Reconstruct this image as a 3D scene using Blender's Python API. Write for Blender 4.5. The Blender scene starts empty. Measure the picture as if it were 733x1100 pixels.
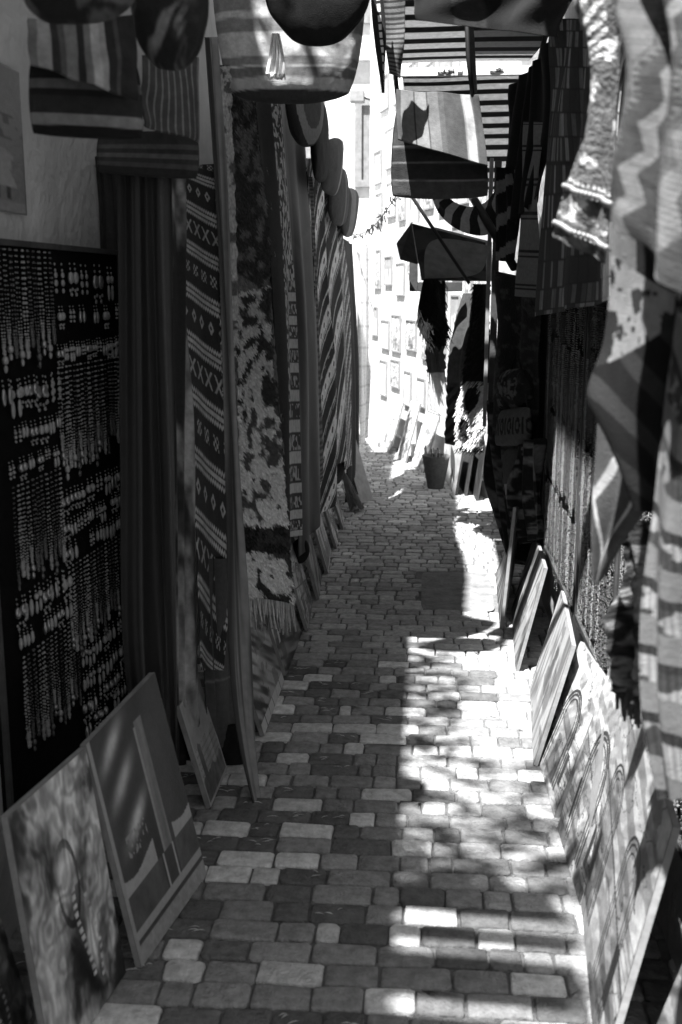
import bpy, math, random
import numpy as np
from mathutils import Vector, Matrix
random.seed(7)
RNG = np.random.RandomState(5)
S = bpy.context.scene
COL = S.collection
# ------------------------------------------------------------------ camera
F = 1150.0; CX, CY = 366.5, 550.0; H = 1.6
PITCH = math.atan(240 / F); YAW = math.atan(93.5 / F * math.cos(PITCH))
cam_d = bpy.data.cameras.new('camera'); cam = bpy.data.objects.new('camera', cam_d); COL.objects.link(cam)
cam_d.sensor_fit = 'VERTICAL'; cam_d.sensor_height = 36; cam_d.sensor_width = 24
cam_d.lens = F / 1100 * 36; cam_d.clip_start = 0.05; cam_d.clip_end = 500
cam.location = (0, 0, H); cam.rotation_euler = (math.pi / 2 - PITCH, 0, YAW)
cam_d.dof.use_dof = True; cam_d.dof.focus_distance = 4.6; cam_d.dof.aperture_fstop = 4.0
S.camera = cam
RM = cam.rotation_euler.to_matrix()
def ray(px, py): return RM @ Vector(((px - CX) / F, -(py - CY) / F, -1))
def P(px, py, Y):                       # the point seen at a pixel at alley depth Y
    r = ray(px, py); return Vector((0, 0, H)) + r * (Y / r.y)
def G(px, py):                          # the point of the ground seen at a pixel
    r = ray(px, py); return Vector((0, 0, H)) + r * (-H / r.z)
def PZX(px, py, X):
    r = ray(px, py); return Vector((0, 0, H)) + r * (X / r.x)
# ------------------------------------------------------------------ noise
def _h(i, j, s):
    v = np.sin(i * 127.1 + j * 311.7 + s * 74.7) * 43758.5453
    return v - np.floor(v)
def vn(x, y, s=0):
    x = np.asarray(x, float); y = np.asarray(y, float); x, y = np.broadcast_arrays(x, y)
    i = np.floor(x); j = np.floor(y); a = x - i; b = y - j
    a = a * a * (3 - 2 * a); b = b * b * (3 - 2 * b)
    return (_h(i, j, s) * (1 - a) + _h(i + 1, j, s) * a) * (1 - b) + (_h(i, j + 1, s) * (1 - a) + _h(i + 1, j + 1, s) * a) * b
def fbm(x, y, s=0, o=4):
    t = 0; a = 0.5; n = 0
    for k in range(o):
        t = t + a * vn(x * 2 ** k, y * 2 ** k, s + k * 3.1); n += a; a *= .5
    return t / n
def sstep(a, b, x): t = np.clip((x - a) / (b - a), 0, 1); return t * t * (3 - 2 * t)
# ------------------------------------------------------------------ materials
def material(name, base=None, rough=0.85, bump=0.0, bscale=200, var=0.0, vscale=30, coord='UV', trans=0.0, metal=0.0, wave=None, sheen=0.0, spec=0.12, bdist=0.004):
    m = bpy.data.materials.new(name); m.use_nodes = True
    nt = m.node_tree; N = nt.nodes; L = nt.links; b = N['Principled BSDF']; out = N['Material Output']
    b.inputs['Roughness'].default_value = rough; b.inputs['Metallic'].default_value = metal
    b.inputs['Specular IOR Level'].default_value = spec
    if sheen: b.inputs['Sheen Weight'].default_value = sheen; b.inputs['Sheen Roughness'].default_value = .5
    tc = N.new('ShaderNodeTexCoord')
    if base is None:
        c = N.new('ShaderNodeVertexColor'); c.layer_name = 'Col'; col = c.outputs['Color']
    else:
        c = N.new('ShaderNodeRGB'); c.outputs[0].default_value = (base, base, base, 1); col = c.outputs[0]
    if var:
        n = N.new('ShaderNodeTexNoise'); n.inputs['Scale'].default_value = vscale; n.inputs['Detail'].default_value = 6; n.inputs['Roughness'].default_value = .65
        L.new(tc.outputs[coord], n.inputs['Vector'])
        mr = N.new('ShaderNodeMapRange'); mr.inputs['From Min'].default_value = .25; mr.inputs['From Max'].default_value = .75
        mr.inputs['To Min'].default_value = 1 - var; mr.inputs['To Max'].default_value = 1 + var
        L.new(n.outputs['Fac'], mr.inputs['Value'])
        mx = N.new('ShaderNodeMix'); mx.data_type = 'RGBA'; mx.blend_type = 'MULTIPLY'; mx.inputs[0].default_value = 1
        L.new(col, mx.inputs[6]); L.new(mr.outputs[0], mx.inputs[7]); col = mx.outputs[2]
    L.new(col, b.inputs['Base Color'])
    if bump:
        if wave:
            n = N.new('ShaderNodeTexWave'); n.inputs['Scale'].default_value = bscale; n.bands_direction = wave
            n.inputs['Distortion'].default_value = 1.5; n.inputs['Detail'].default_value = 2
        else:
            n = N.new('ShaderNodeTexNoise'); n.inputs['Scale'].default_value = bscale; n.inputs['Detail'].default_value = 5
        L.new(tc.outputs[coord], n.inputs['Vector'])
        bp = N.new('ShaderNodeBump'); bp.inputs['Strength'].default_value = bump; bp.inputs['Distance'].default_value = bdist
        L.new(n.outputs['Fac'], bp.inputs['Height']); L.new(bp.outputs[0], b.inputs['Normal'])
    if trans:
        t = N.new('ShaderNodeBsdfTranslucent'); L.new(col, t.inputs['Color'])
        mxs = N.new('ShaderNodeMixShader'); mxs.inputs[0].default_value = trans
        L.new(b.outputs[0], mxs.inputs[1]); L.new(t.outputs[0], mxs.inputs[2]); L.new(mxs.outputs[0], out.inputs['Surface'])
    return m
M = dict(
    cloth=material('woven_cotton', bump=.5, bscale=260, var=.25, vscale=60, sheen=.03, rough=.9),
    silk=material('smooth_viscose', bump=.15, bscale=60, var=.12, vscale=20, rough=.6, spec=.15, sheen=.02),
    wool=material('rough_wool', bump=1.0, bscale=130, var=.45, vscale=90, rough=1, sheen=.05, bdist=.01),
    thin=material('thin_cotton', bump=.3, bscale=300, var=.2, vscale=40, trans=.35, rough=.9),
    paint=material('painted_canvas', bump=.4, bscale=160, var=.15, vscale=50, rough=.62, spec=.25),
    wood=material('raw_wood', base=.22, bump=.4, bscale=60, var=.3, vscale=14, coord='Object', rough=.75),
    darkwood=material('dark_wood', base=.05, bump=.4, bscale=60, var=.4, vscale=14, coord='Object', rough=.7),
    plaster=material('lime_plaster', base=.42, bump=.6, bscale=22, var=.16, vscale=3.5, coord='Object', rough=.95, bdist=.02),
    white=material('white_limewash', base=.60, bump=1, bscale=9, var=.3, vscale=4, coord='Object', rough=.95, bdist=.02),
    paver=material('worn_paver', bump=1.0, bscale=110, var=.42, vscale=30, coord='Object', rough=.85, bdist=.008),
    sand=material('sandy_joint', base=.13, bump=1, bscale=90, var=.35, vscale=30, coord='Object', rough=1, bdist=.01),
    dust=material('dusty_concrete', base=.22, bump=.6, bscale=50, var=.25, vscale=7, coord='Object', rough=.95, bdist=.01),
    mortar=material('trowelled_mortar', base=.17, bump=1, bscale=30, var=.4, vscale=12, coord='Object', rough=.95, bdist=.012),
    palewood=material('pale_frame', base=.25, rough=.7, coord='Object'),
    felt=material('black_felt', base=.006, spec=.02, bump=.4, bscale=300, var=.3, vscale=30, coord='Object', rough=1),
    silver=material('worn_silver', base=.27, rough=.32, metal=.75, coord='Object'),
    bone=material('bone_bead', base=.22, rough=.35, coord='Object', spec=.5),
    glass=material('dark_bead', base=.05, rough=.2, coord='Object', spec=.6),
    coral=material('dull_bead', base=.16, rough=.4, coord='Object', spec=.5),
    iron=material('black_iron', base=.02, rough=.5, coord='Object'),
    reed=material('dry_reed', base=.22, bump=.5, bscale=50, var=.3, vscale=20, coord='Object', rough=.9),
    basket=material('palm_basket', bump=.8, bscale=40, wave='Z', var=.3, vscale=40, coord='Object', rough=.95, bdist=.008),
    yarn=material('yarn', var=.3, vscale=80, coord='Object', rough=1, sheen=.05),
)
# ------------------------------------------------------------------ object helpers
def tag(o, label, cat, group=None):
    o['label'] = label; o['category'] = cat
    if group: o['group'] = group
    return o
def link_mesh(name, verts, faces, mat, parent=None, col=None, uv=None, smooth=True):
    me = bpy.data.meshes.new(name)
    me.from_pydata([tuple(v) for v in verts], [], [tuple(f) for f in faces]); me.update()
    if smooth: me.polygons.foreach_set('use_smooth', [True] * len(me.polygons))
    if col is not None:
        a = me.color_attributes.new('Col', 'FLOAT_COLOR', 'POINT')
        c = np.ones((len(verts), 4), np.float32); c[:, :3] = np.clip(np.asarray(col, float).reshape(-1, 1), .004, .85)
        a.data.foreach_set('color', c.ravel())
    if uv is not None:
        u = me.uv_layers.new(name='UVMap'); li = np.zeros(len(me.loops), np.int32); me.loops.foreach_get('vertex_index', li)
        u.data.foreach_set('uv', np.asarray(uv, np.float32)[li].ravel())
    me.materials.append(M[mat])
    o = bpy.data.objects.new(name, me); COL.objects.link(o)
    if parent is not None:
        o.parent = parent; o.matrix_parent_inverse = Matrix.Translation(-parent.location)
    return o
def empty(name, loc):
    o = bpy.data.objects.new(name, None); o.location = loc; o.empty_display_size = .1; COL.objects.link(o); return o
def grid_faces(nu, nv, off=0, flip=False):
    i, j = np.meshgrid(np.arange(nu - 1), np.arange(nv - 1))
    a = (j * nu + i + off).ravel()
    f = np.stack([a, a + 1, a + nu + 1, a + nu], 1)
    return f[:, ::-1] if flip else f
def interp_poly(pts, v):
    pts = np.array(pts, float); n = len(pts)
    if n == 2: return pts[0] * (1 - v)[:, None] + pts[1] * v[:, None]
    t = v * (n - 1); i = np.minimum(t.astype(int), n - 2); f = (t - i)[:, None]
    p0 = pts[np.maximum(i - 1, 0)]; p1 = pts[i]; p2 = pts[i + 1]; p3 = pts[np.minimum(i + 2, n - 1)]
    return .5 * (2 * p1 + (p2 - p0) * f + (2 * p0 - 5 * p1 + 4 * p2 - p3) * f ** 2 + (3 * p1 - p0 - 3 * p2 + p3) * f ** 3)
def cloth(name, L, R, pat, nu=40, nv=120, folds=(3, .01), seed=0, mat='cloth', parent=None, thick=.003, rough=0.0, wob=.3, ragged=0.0, sharp=False, taper=0.0):
    Lp = [P(*p) for p in L]; Rp = [P(*p) for p in R]
    v = np.linspace(0, 1, nv); u = np.linspace(0, 1, nu)
    a = interp_poly(Lp, v); b = interp_poly(Rp, v)
    U, V = np.meshgrid(u, v)
    p = a[:, None, :] * (1 - U[..., None]) + b[:, None, :] * U[..., None]
    t = b - a; w = np.linalg.norm(t, axis=1).mean(); hgt = np.linalg.norm(a[-1] - a[0]) * .5 + np.linalg.norm(b[-1] - b[0]) * .5
    n = np.cross(t, np.array([0, 0, 1.0])); n = n / (np.linalg.norm(n, axis=1)[:, None] + 1e-9)
    ph = seed * 1.7 + wob * 6 * (vn(V * 2.3, U * 1.2, seed) - .5) * 2
    Uw = U + (.55 / max(folds[0], 1)) * (vn(U * folds[0] * .8 + seed, V * 1.1, seed + 3) - .5) * 2
    s = np.sin(2 * math.pi * folds[0] * Uw + ph)
    if sharp: s = 1 - 2 * np.abs(s) ** .6
    d = folds[1] * s * (.25 + 1.3 * vn(V * 2, U * folds[0] * 1.3, seed + 2)) + folds[1] * .8 * (fbm(U * 2.5, V * hgt * 1.4, seed + 9, 3) - .5)
    d = d * (1 - taper * V ** 4)
    if rough: d = d + rough * (fbm(U * w * 70, V * hgt * 70, seed + 4, 3) - .5) * 2
    p = p + n[:, None, :] * d[..., None]
    if ragged:
        e = (vn(V * hgt * 60, U * 0, seed + 5) - .5) * ragged
        p[:, 0, :] += (t / w)[:, :] * e[:, :1]; p[:, -1, :] += (t / w)[:, :] * e[:, -1:]
    c = pat(U, V, U * w, V * hgt)
    o = link_mesh(name, p.reshape(-1, 3), grid_faces(nu, nv), mat, parent, np.broadcast_to(c, U.shape).ravel(), np.stack([(U * w).ravel(), (V * hgt).ravel()], 1))
    if thick:
        md = o.modifiers.new('thickness', 'SOLIDIFY'); md.thickness = thick; md.offset = 0
    o['_n'] = 0; del o['_n']
    cloth.last = (p, n, w, hgt)
    return o
def strips(name, segs, mat, parent, r=.003, colr=None, k=5):
    """tubes: segs = list of point lists"""
    V = []; Fc = []; C = []
    for si, pts in enumerate(segs):
        pts = [Vector(q) for q in pts]; rr = r[si] if isinstance(r, (list, tuple)) else r
        cc = colr[si] if isinstance(colr, (list, tuple)) else (colr or .3)
        base = len(V)
        for i, q in enumerate(pts):
            d = (pts[min(i + 1, len(pts) - 1)] - pts[max(i - 1, 0)]).normalized()
            x = d.orthogonal().normalized() if abs(d.z) > .95 else d.cross(Vector((0, 0, 1))).normalized()
            if abs(d.z) > .95: x = (Vector((1, 0, 0)) - d * d.x).normalized()
            y = d.cross(x)
            for j in range(k):
                an = 2 * math.pi * j / k
                V.append(q + (x * math.cos(an) + y * math.sin(an)) * rr); C.append(cc)
        n = len(pts)
        for i in range(n - 1):
            for j in range(k):
                Fc.append((base + i * k + j, base + i * k + (j + 1) % k, base + (i + 1) * k + (j + 1) % k, base + (i + 1) * k + j))
        Fc.append(tuple(base + j for j in range(k))[::-1]); Fc.append(tuple(base + (n - 1) * k + j for j in range(k)))
    return link_mesh(name, V, Fc, mat, parent, C, None)
def fringe(parent, A, B, n, length, col=.3, r=.003, seed=0, name='fringe', mat='yarn', drop=Vector((0, 0, -1))):
    rd = random.Random(seed); segs = []; cs = []
    for i in range(n):
        t = (i + rd.uniform(.2, .8)) / n; q = A.lerp(B, t); l = length * rd.uniform(.7, 1.15)
        sx = rd.uniform(-.15, .15); sy = rd.uniform(-.15, .15)
        segs.append([q, q + drop * l * .5 + Vector((sx, sy, 0)) * l * .4, q + drop * l + Vector((sx, sy, 0)) * l]); cs.append(col * rd.uniform(.6, 1.3))
    return strips(name, segs, mat, parent, r, cs, 4)
def box_verts(o, x, y, z):   # o origin corner, edge vectors
    return [o, o + x, o + x + y, o + y, o + z, o + x + z, o + x + y + z, o + y + z]
BOXF = [(0, 3, 2, 1), (4, 5, 6, 7), (0, 1, 5, 4), (1, 2, 6, 5), (2, 3, 7, 6), (3, 0, 4, 7)]
class MB:
    def __init__(s): s.v = []; s.f = []; s.c = []
    def box(s, o, x, y, z, c=.3):
        b = len(s.v); s.v += box_verts(Vector(o), Vector(x), Vector(y), Vector(z)); s.f += [tuple(i + b for i in f) for f in BOXF]; s.c += [c] * 8
    def abox(s, x0, x1, y0, y1, z0, z1, c=.3): s.box((x0, y0, z0), (x1 - x0, 0, 0), (0, y1 - y0, 0), (0, 0, z1 - z0), c)
    def poly(s, pts, c=.3):
        b = len(s.v); s.v += [Vector(p) for p in pts]; s.f.append(tuple(range(b, b + len(pts)))); s.c += [c] * len(pts)
    def build(s, name, mat, parent=None, smooth=False, bevel=0):
        o = link_mesh(name, s.v, s.f, mat, parent, s.c, None, smooth)
        if bevel:
            md = o.modifiers.new('bevel', 'BEVEL'); md.width = bevel; md.segments = 2; md.limit_method = 'ANGLE'
        return o
def pillow(name, quad, t, pat, mat='cloth', parent=None, round_=.25, nu=50, nv=50, seed=0, sag=0.0, crease=.004, power=.45):
    """stuffed bag body: quad = TL,TR,BR,BL world points"""
    TL, TR, BR, BL = [np.array(q) for q in quad]
    u = np.linspace(-1, 1, nu); v = np.linspace(-1, 1, nv); U, V = np.meshgrid(u, v)
    # squircle mapping rounds the corners
    k = round_
    X = U * (1 - k * (V ** 2) * .35 * (np.abs(U)) ** 2); Y = V * (1 - k * (U ** 2) * .35 * (np.abs(V)) ** 2)
    X = X * (1 - k * .25 * np.abs(V) ** 4); Y = Y * (1 - k * .25 * np.abs(U) ** 4)
    a = (X + 1) / 2; b = (Y + 1) / 2
    p = (TL * ((1 - a) * (1 - b))[..., None] + TR * (a * (1 - b))[..., None] + BR * (a * b)[..., None] + BL * ((1 - a) * b)[..., None])
    n = np.cross(TR - TL, BL - TL); n = n / np.linalg.norm(n)
    if np.dot(n, np.array([0, -1, 0])) < 0: n = -n
    prof = (np.clip(1 - U ** 2, 0, 1) * np.clip(1 - V ** 2, 0, 1)) ** power * t / 2
    w = np.linalg.norm(TR - TL); h = np.linalg.norm(BL - TL)
    cr = crease * (fbm(a * w * 14, b * h * 14, seed) - .5) * 2 + crease * 2 * (fbm(a * w * 5, b * h * 5, seed + 7) - .5)
    down = np.array([0, 0, -1.0])
    front = p + n * (prof + cr)[..., None] + down * (sag * (1 - U ** 2))[..., None] * b[..., None]
    back = p - n * (prof - cr)[..., None] + down * (sag * (1 - U ** 2))[..., None] * b[..., None]
    c = np.broadcast_to(pat(a, b, a * w, b * h), a.shape).ravel()
    vv = np.concatenate([front.reshape(-1, 3), back.reshape(-1, 3)])
    f = np.concatenate([grid_faces(nu, nv), grid_faces(nu, nv, nu * nv, True)]).tolist()
    # stitch rim
    idx = [j for j in range(nu)] + [j * nu + nu - 1 for j in range(1, nv)] + [(nv - 1) * nu + j for j in range(nu - 2, -1, -1)] + [j * nu for j in range(nv - 2, 0, -1)]
    N0 = nu * nv
    for q in range(len(idx)):
        i0, i1 = idx[q], idx[(q + 1) % len(idx)]; f.append((i1, i0, i0 + N0, i1 + N0))
    uvv = np.stack([(a * w).ravel(), (b * h).ravel()], 1)
    return link_mesh(name, vv, f, mat, parent, np.concatenate([c, c]), np.concatenate([uvv, uvv]))
# ------------------------------------------------------------------ patterns (albedo over u across, v down, x,y metres)
def plain(c, s=1, amt=.25): return lambda U, V, x, y: c * (1 - amt + 2 * amt * fbm(x * 9, y * 9, s))
def stripes(edges, cols, axis='u', warp=.01, s=1, soft=.004):
    def f(U, V, x, y):
        t = (U if axis == 'u' else V) + warp * (fbm(x * 12, y * 12, s) - .5)
        r = np.full(U.shape, cols[0], float)
        for e, c in zip(edges, cols[1:]): k = sstep(e - soft, e + soft, t); r = r * (1 - k) + c * k
        return r * (.8 + .4 * fbm(x * 40, y * 40, s + 1))
    return f
def kilim_bands(bg=.035, fg=.34, pitch=.155, s=0, slant=.0):
    def f(U, V, x, y):
        yy = y + slant * x; ph = np.mod(yy, pitch) / pitch; xx = x * 1.0
        r = bg * (.7 + .6 * fbm(x * 30, y * 30, s))
        zz = np.abs(np.mod(xx / .017, 1) - .5) * 2
        def line(c, w, a=0): return 1 - sstep(w * .6, w, np.abs(ph - c - a))
        l = np.maximum(line(.10, .045, (zz - .5) * .06), line(.22, .05)); l = np.maximum(l, line(.34, .045, (zz - .5) * .06))
        band = np.floor(yy / pitch)
        cx = np.mod(xx / .075 + .5 * np.mod(band, 2), 1) - .5
        dy = (ph - .68) / .16
        typ = np.mod(band, 3)
        dia = (np.abs(cx) * 3.2 + np.abs(dy) < .9) & ~((np.abs(cx) * 3.2 + np.abs(dy) < .35))
        crs = ((np.abs(np.abs(cx) * 3 - np.abs(dy)) < .28) & (np.abs(dy) < 1))
        blk = (np.abs(cx) < .28) & (np.abs(dy) < .75) & (np.mod(np.floor(xx / .012) + np.floor(yy / .012), 2) > 0)
        mot = np.where(typ == 0, dia, np.where(typ == 1, crs, blk)).astype(float)
        l = np.maximum(l * .9, mot * .75)
        return r * (1 - l) + fg * (.6 + .6 * fbm(x * 60, y * 60, s + 3)) * l
    return f
def shag(parts, s=0, sc=26):
    """parts: (v0, v1, low, high, threshold)"""
    def f(U, V, x, y):
        n = fbm(x * sc * .45, y * sc * 1.15, s, 3); n2 = fbm(x * 120, y * 120, s + 8, 2)
        r = np.zeros(U.shape)
        for v0, v1, lo, hi, th in parts:
            wob = .02 * (fbm(x * 20, y * 20, s + 2) - .5)
            k = (V + wob >= v0) & (V + wob < v1)
            m = sstep(th - .05, th + .05, n)
            r = np.where(k, lo * (1 - m) + hi * m, r)
        return r * (.55 + .9 * n2)
    return f
def floral_blocks(s=0):
    def f(U, V, x, y):
        flo = sstep(.48, .54, fbm(x * 45, y * 45, s, 3)) * .30 + .02
        bar = (np.mod(y / .11, 1) > .62).astype(float) * .30 + .02
        dots = np.where((np.mod(y / .11, 1) > .1) & (np.mod(y / .11, 1) < .55) & (vn(x * 55, y * 55, s + 3) > .55), .25, .02)
        lower = np.maximum(bar, dots)
        flo = flo * 1.5; lower = lower * 1.4
        r = np.where(U < .33, .014, np.where((V < .45) | (U < .62) & (V < .72), flo, lower))
        r = np.where((U > .95) & (V < .4), .2, r)
        return r * (.7 + .6 * fbm(x * 50, y * 50, s + 5))
    return f
def chevron(s=0, lo=.03, hi=.42, p=.22):
    def f(U, V, x, y):
        t = y + .75 * x; ph = np.mod(t / p, 1); fine = np.mod(t / (p * .09), 1)
        r = np.where(ph < .26, hi, np.where(ph < .40, np.where(fine > .5, hi * .8, lo), np.where(ph < .70, lo, np.where(ph < .82, np.where(fine > .5, hi * .8, lo), lo * 1.6))))
        cx = np.mod(x / .09, 1) - .5; cy = ph - .13
        r = np.where((ph < .26) & (np.abs(cx) * 1.6 + np.abs(cy) * 6 < .35), lo, r)
        return r * (.75 + .5 * fbm(x * 40, y * 40, s))
    return f
def tiedye(lo=.015, hi=.16, s=0):
    return lambda U, V, x, y: lo + (hi - lo) * np.clip(sstep(.5, .72, fbm(x * 13, y * 5, s)), 0, 1) * (.6 + .8 * fbm(x * 50, y * 30, s + 4))
def plaid(s=0, lo=.012, hi=.11):
    def f(U, V, x, y):
        a = _h(np.floor(x / .055), np.floor(y / .075), s); b = _h(np.floor(x / .055), np.floor(y / .075), s + 4)
        r = lo + (hi - lo) * np.where(a > .6, b, .05)
        ln = (np.mod(y / .075, 1) < .08) | (np.mod(x / .055, 1) < .08)
        return np.where(ln, lo, r) * (.7 + .6 * fbm(x * 40, y * 40, s + 1))
    return f
# ------------------------------------------------------------------ world, sun
SUN = Vector((-.22, -.43, 1)).normalized()
w = bpy.data.worlds.new('World'); S.world = w; w.use_nodes = True
nt = w.node_tree; sky = nt.nodes.new('ShaderNodeTexSky'); sky.sky_type = 'NISHITA'; sky.sun_disc = False
sky.sun_elevation = math.asin(SUN.z); sky.sun_rotation = math.atan2(SUN.x, SUN.y)
bw = nt.nodes.new('ShaderNodeRGBToBW'); nt.links.new(sky.outputs[0], bw.inputs[0]); nt.links.new(bw.outputs[0], nt.nodes['Background'].inputs[0])
nt.nodes['Background'].inputs[1].default_value = .052
ld = bpy.data.lights.new('sun', 'SUN'); ld.energy = 5; ld.angle = math.radians(.7); ld.color = (1, 1, 1)
sun = bpy.data.objects.new('sun', ld); COL.objects.link(sun); sun.rotation_euler = SUN.to_track_quat('Z', 'Y').to_euler(); sun.location = (-3, -4, 12)
S.view_settings.view_transform = 'Standard'; S.view_settings.look = 'None'; S.view_settings.exposure = 2.0; S.view_settings.gamma = 1
S.render.engine = 'CYCLES'; S.cycles.max_bounces = 8; S.cycles.diffuse_bounces = 5; S.cycles.use_denoising = True

# ================================================================== THE SETTING
def struct(o): o['kind'] = 'structure'; return o
mb = MB(); mb.poly([(-60, -60, -.03), (60, -60, -.03), (60, 90, -.03), (-60, 90, -.03)]); struct(mb.build('ground', 'dust'))
mb = MB(); mb.poly([(-1.2, -4, -.009), (.9, -4, -.009), (.9, 12.35, -.009), (-1.2, 12.35, -.009)]); struct(mb.build('paving_bed', 'sand'))
mb = MB(); mb.poly([(-6, 12.3, -.006), (1.2, 12.3, -.006), (1.2, 16, -.006), (-6, 16, -.006)]); struct(mb.build('lane', 'dust'))
def paving():
    V = []; Fc = []; C = []; rd = random.Random(11)
    y = -1.5; row = 0
    while y < 12.3:
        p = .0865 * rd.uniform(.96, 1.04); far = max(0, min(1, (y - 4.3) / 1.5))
        x = -1.16 - rd.uniform(0, .1)
        while x < .82:
            wd = rd.choice([.08, .10, .12, .13, .14, .165]) * (1 - .15 * far) * rd.uniform(.92, 1.06)
            if rd.random() < .06: wd *= .6
            g = rd.uniform(.0012, .0036) + .002 * far
            x0, x1, y0, y1 = x + g, x + wd - g, y + g, y + p - g
            # a smooth repaired patch replaces some pavers
            cxx, cyy = (x0 + x1) / 2, (y0 + y1) / 2
            x += wd
            if .0 < cxx < .36 and 5.25 < cyy < 6.0: continue
            wave = .012 * math.sin(cxx * 2.3 + 1) + .006 * math.sin(cyy * 3)
            q = rd.random()
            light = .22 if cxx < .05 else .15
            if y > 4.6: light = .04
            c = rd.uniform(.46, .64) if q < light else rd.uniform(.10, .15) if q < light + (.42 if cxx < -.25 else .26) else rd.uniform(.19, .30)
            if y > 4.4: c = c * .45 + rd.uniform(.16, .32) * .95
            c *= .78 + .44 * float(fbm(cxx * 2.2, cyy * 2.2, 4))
            r = min(.010 + rd.uniform(-.004, .007), (y1 - y0) * .4); zt = rd.uniform(-.002, .003) - far * rd.uniform(0, .003); tx = rd.uniform(-.03, .03); ty = rd.uniform(-.03, .03)
            ring = []
            for (ax, ay, s0) in ((x1 - r, y1 - r, 0), (x0 + r, y1 - r, 90), (x0 + r, y0 + r, 180), (x1 - r, y0 + r, 270)):
                for a in (0, 30, 60, 90): ring.append((ax + r * math.cos(math.radians(s0 + a)) + rd.uniform(-.002, .002), ay + r * math.sin(math.radians(s0 + a)) + rd.uniform(-.002, .002)))
            b = len(V); n = 16
            for (sc, z) in ((1, -.02), (1, -.006), (.965, -.0015), (.90, 0)):
                for (px, py) in ring:
                    dx, dy = px - cxx, py - cyy; kx = sc if abs(dx) > 1e-6 else 1
                    ix = (abs(dx) - (1 - sc) * .05) * (1 if dx > 0 else -1); iy = (abs(dy) - (1 - sc) * .05) * (1 if dy > 0 else -1)
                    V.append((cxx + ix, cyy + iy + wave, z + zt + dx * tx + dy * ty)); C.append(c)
            V.append((cxx, cyy + wave, zt + .0006)); C.append(c)
            for k in range(3):
                for j in range(n): Fc.append((b + k * n + j, b + k * n + (j + 1) % n, b + (k + 1) * n + (j + 1) % n, b + (k + 1) * n + j))
            for j in range(n): Fc.append((b + 3 * n + j, b + 3 * n + (j + 1) % n, b + 4 * n))
            # small pale curved flecks on some dark pavers of the left side
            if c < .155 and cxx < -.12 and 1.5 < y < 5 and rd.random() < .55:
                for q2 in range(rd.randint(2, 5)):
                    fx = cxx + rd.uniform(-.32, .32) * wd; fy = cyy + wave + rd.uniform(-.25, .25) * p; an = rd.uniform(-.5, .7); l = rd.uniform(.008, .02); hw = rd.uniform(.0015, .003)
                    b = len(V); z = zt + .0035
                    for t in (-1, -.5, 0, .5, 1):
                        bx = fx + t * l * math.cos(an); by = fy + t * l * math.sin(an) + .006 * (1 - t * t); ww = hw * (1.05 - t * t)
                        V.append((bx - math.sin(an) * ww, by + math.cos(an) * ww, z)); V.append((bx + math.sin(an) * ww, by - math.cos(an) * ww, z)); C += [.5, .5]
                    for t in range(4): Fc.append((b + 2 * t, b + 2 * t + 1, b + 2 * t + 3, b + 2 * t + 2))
        y += p; row += 1
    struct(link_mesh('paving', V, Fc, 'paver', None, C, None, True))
paving()
mb = MB(); pts = []
for a in range(28):
    t = a / 28 * 2 * math.pi; pts.append((.18 + .19 * math.copysign(abs(math.cos(t)) ** .22, math.cos(t)) , 5.62 + .385 * math.copysign(abs(math.sin(t)) ** .22, math.sin(t)), .001))
mb.poly(pts); struct(mb.build('concrete_patch', 'mortar'))

# buildings (each a thing)
def wall_thing(name, label, boxes, mat, cat='building'):
    t = empty(name, (boxes[0][0], boxes[0][2], 0)); tag(t, label, cat)
    m = MB()
    for b in boxes: m.abox(*b)
    m.build('wall', mat, t); return t
LB = wall_thing('market_building', 'plastered building behind the left row of hanging rugs', [(-3.4, -1.02, -4, 6.2, -.1, 4.42), (-3.4, -1.02, 6.202, 9.2, -.1, 3.3)], 'plaster')
RB = wall_thing('market_building', 'shop building behind the right row of necklaces and leaning paintings', [(.62, 3.4, -4, 8.3, -.1, 3.6)], 'plaster')
# sunlit wall where the lane bends left
A = Vector((.62, 8.0, 0)); B = Vector((-.66, 12.3, 0)); D = (B - A).normalized(); NRM = Vector((-D.y, D.x, 0))
if NRM.x > 0: NRM = -NRM
t = empty('limewashed_house', A); tag(t, 'dazzling sunlit white house wall hung with framed pictures at the lane bend', 'building')
m = MB(); m.box(A + Vector((0, 0, -.1)) - D * .3, D * ((B - A).length + .3), -NRM * 2.0, (0, 0, 6.2)); m.build('wall', 'white', t)
HW = t
# plinth of that wall
m = MB(); m.box(A + NRM * .003, D * ((B - A).length - .02), NRM * .05, (0, 0, .12)); m.build('plinth', 'white', t)
# house behind
t = empty('far_house', (-2.5, 14.5, 0)); tag(t, 'tall pale sunlit house closing the view above the lane', 'building')
m = MB(); m.abox(-5.5, 1.6, 14.6, 17, -.1, 9.5); m.build('wall', 'white', t)
def rect_on_far(x0, x1, z0, z1, name, mat, depth=.06, c=.3, parent=t):
    m = MB(); y = 14.6
    f = .09
    m.abox(x0, x1, y - depth, y - .003, z1 - f, z1, c); m.abox(x0, x1, y - depth, y - .003, z0, z0 + f, c)
    m.abox(x0, x0 + f, y - depth, y - .003, z0 + f, z1 - f, c); m.abox(x1 - f, x1, y - depth, y - .003, z0 + f, z1 - f, c)
    w_ = m.build('window', mat, parent)
    m = MB(); m.abox(x0 + f, x1 - f, y - .012, y - .004, z0 + f, z1 - f, .2); m.build('pane', 'wood', w_)
for (a, b, c_, d) in [(-.98, -.62, 2.9, 4.0), (-.15, .3, 3.2, 4.4), (-1.9, -1.4, 3.2, 4.2), (-1.0, -.6, 4.9, 5.9), (.5, .9, 5, 6)]: rect_on_far(a, b, c_, d, 'window', 'wood')
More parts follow.
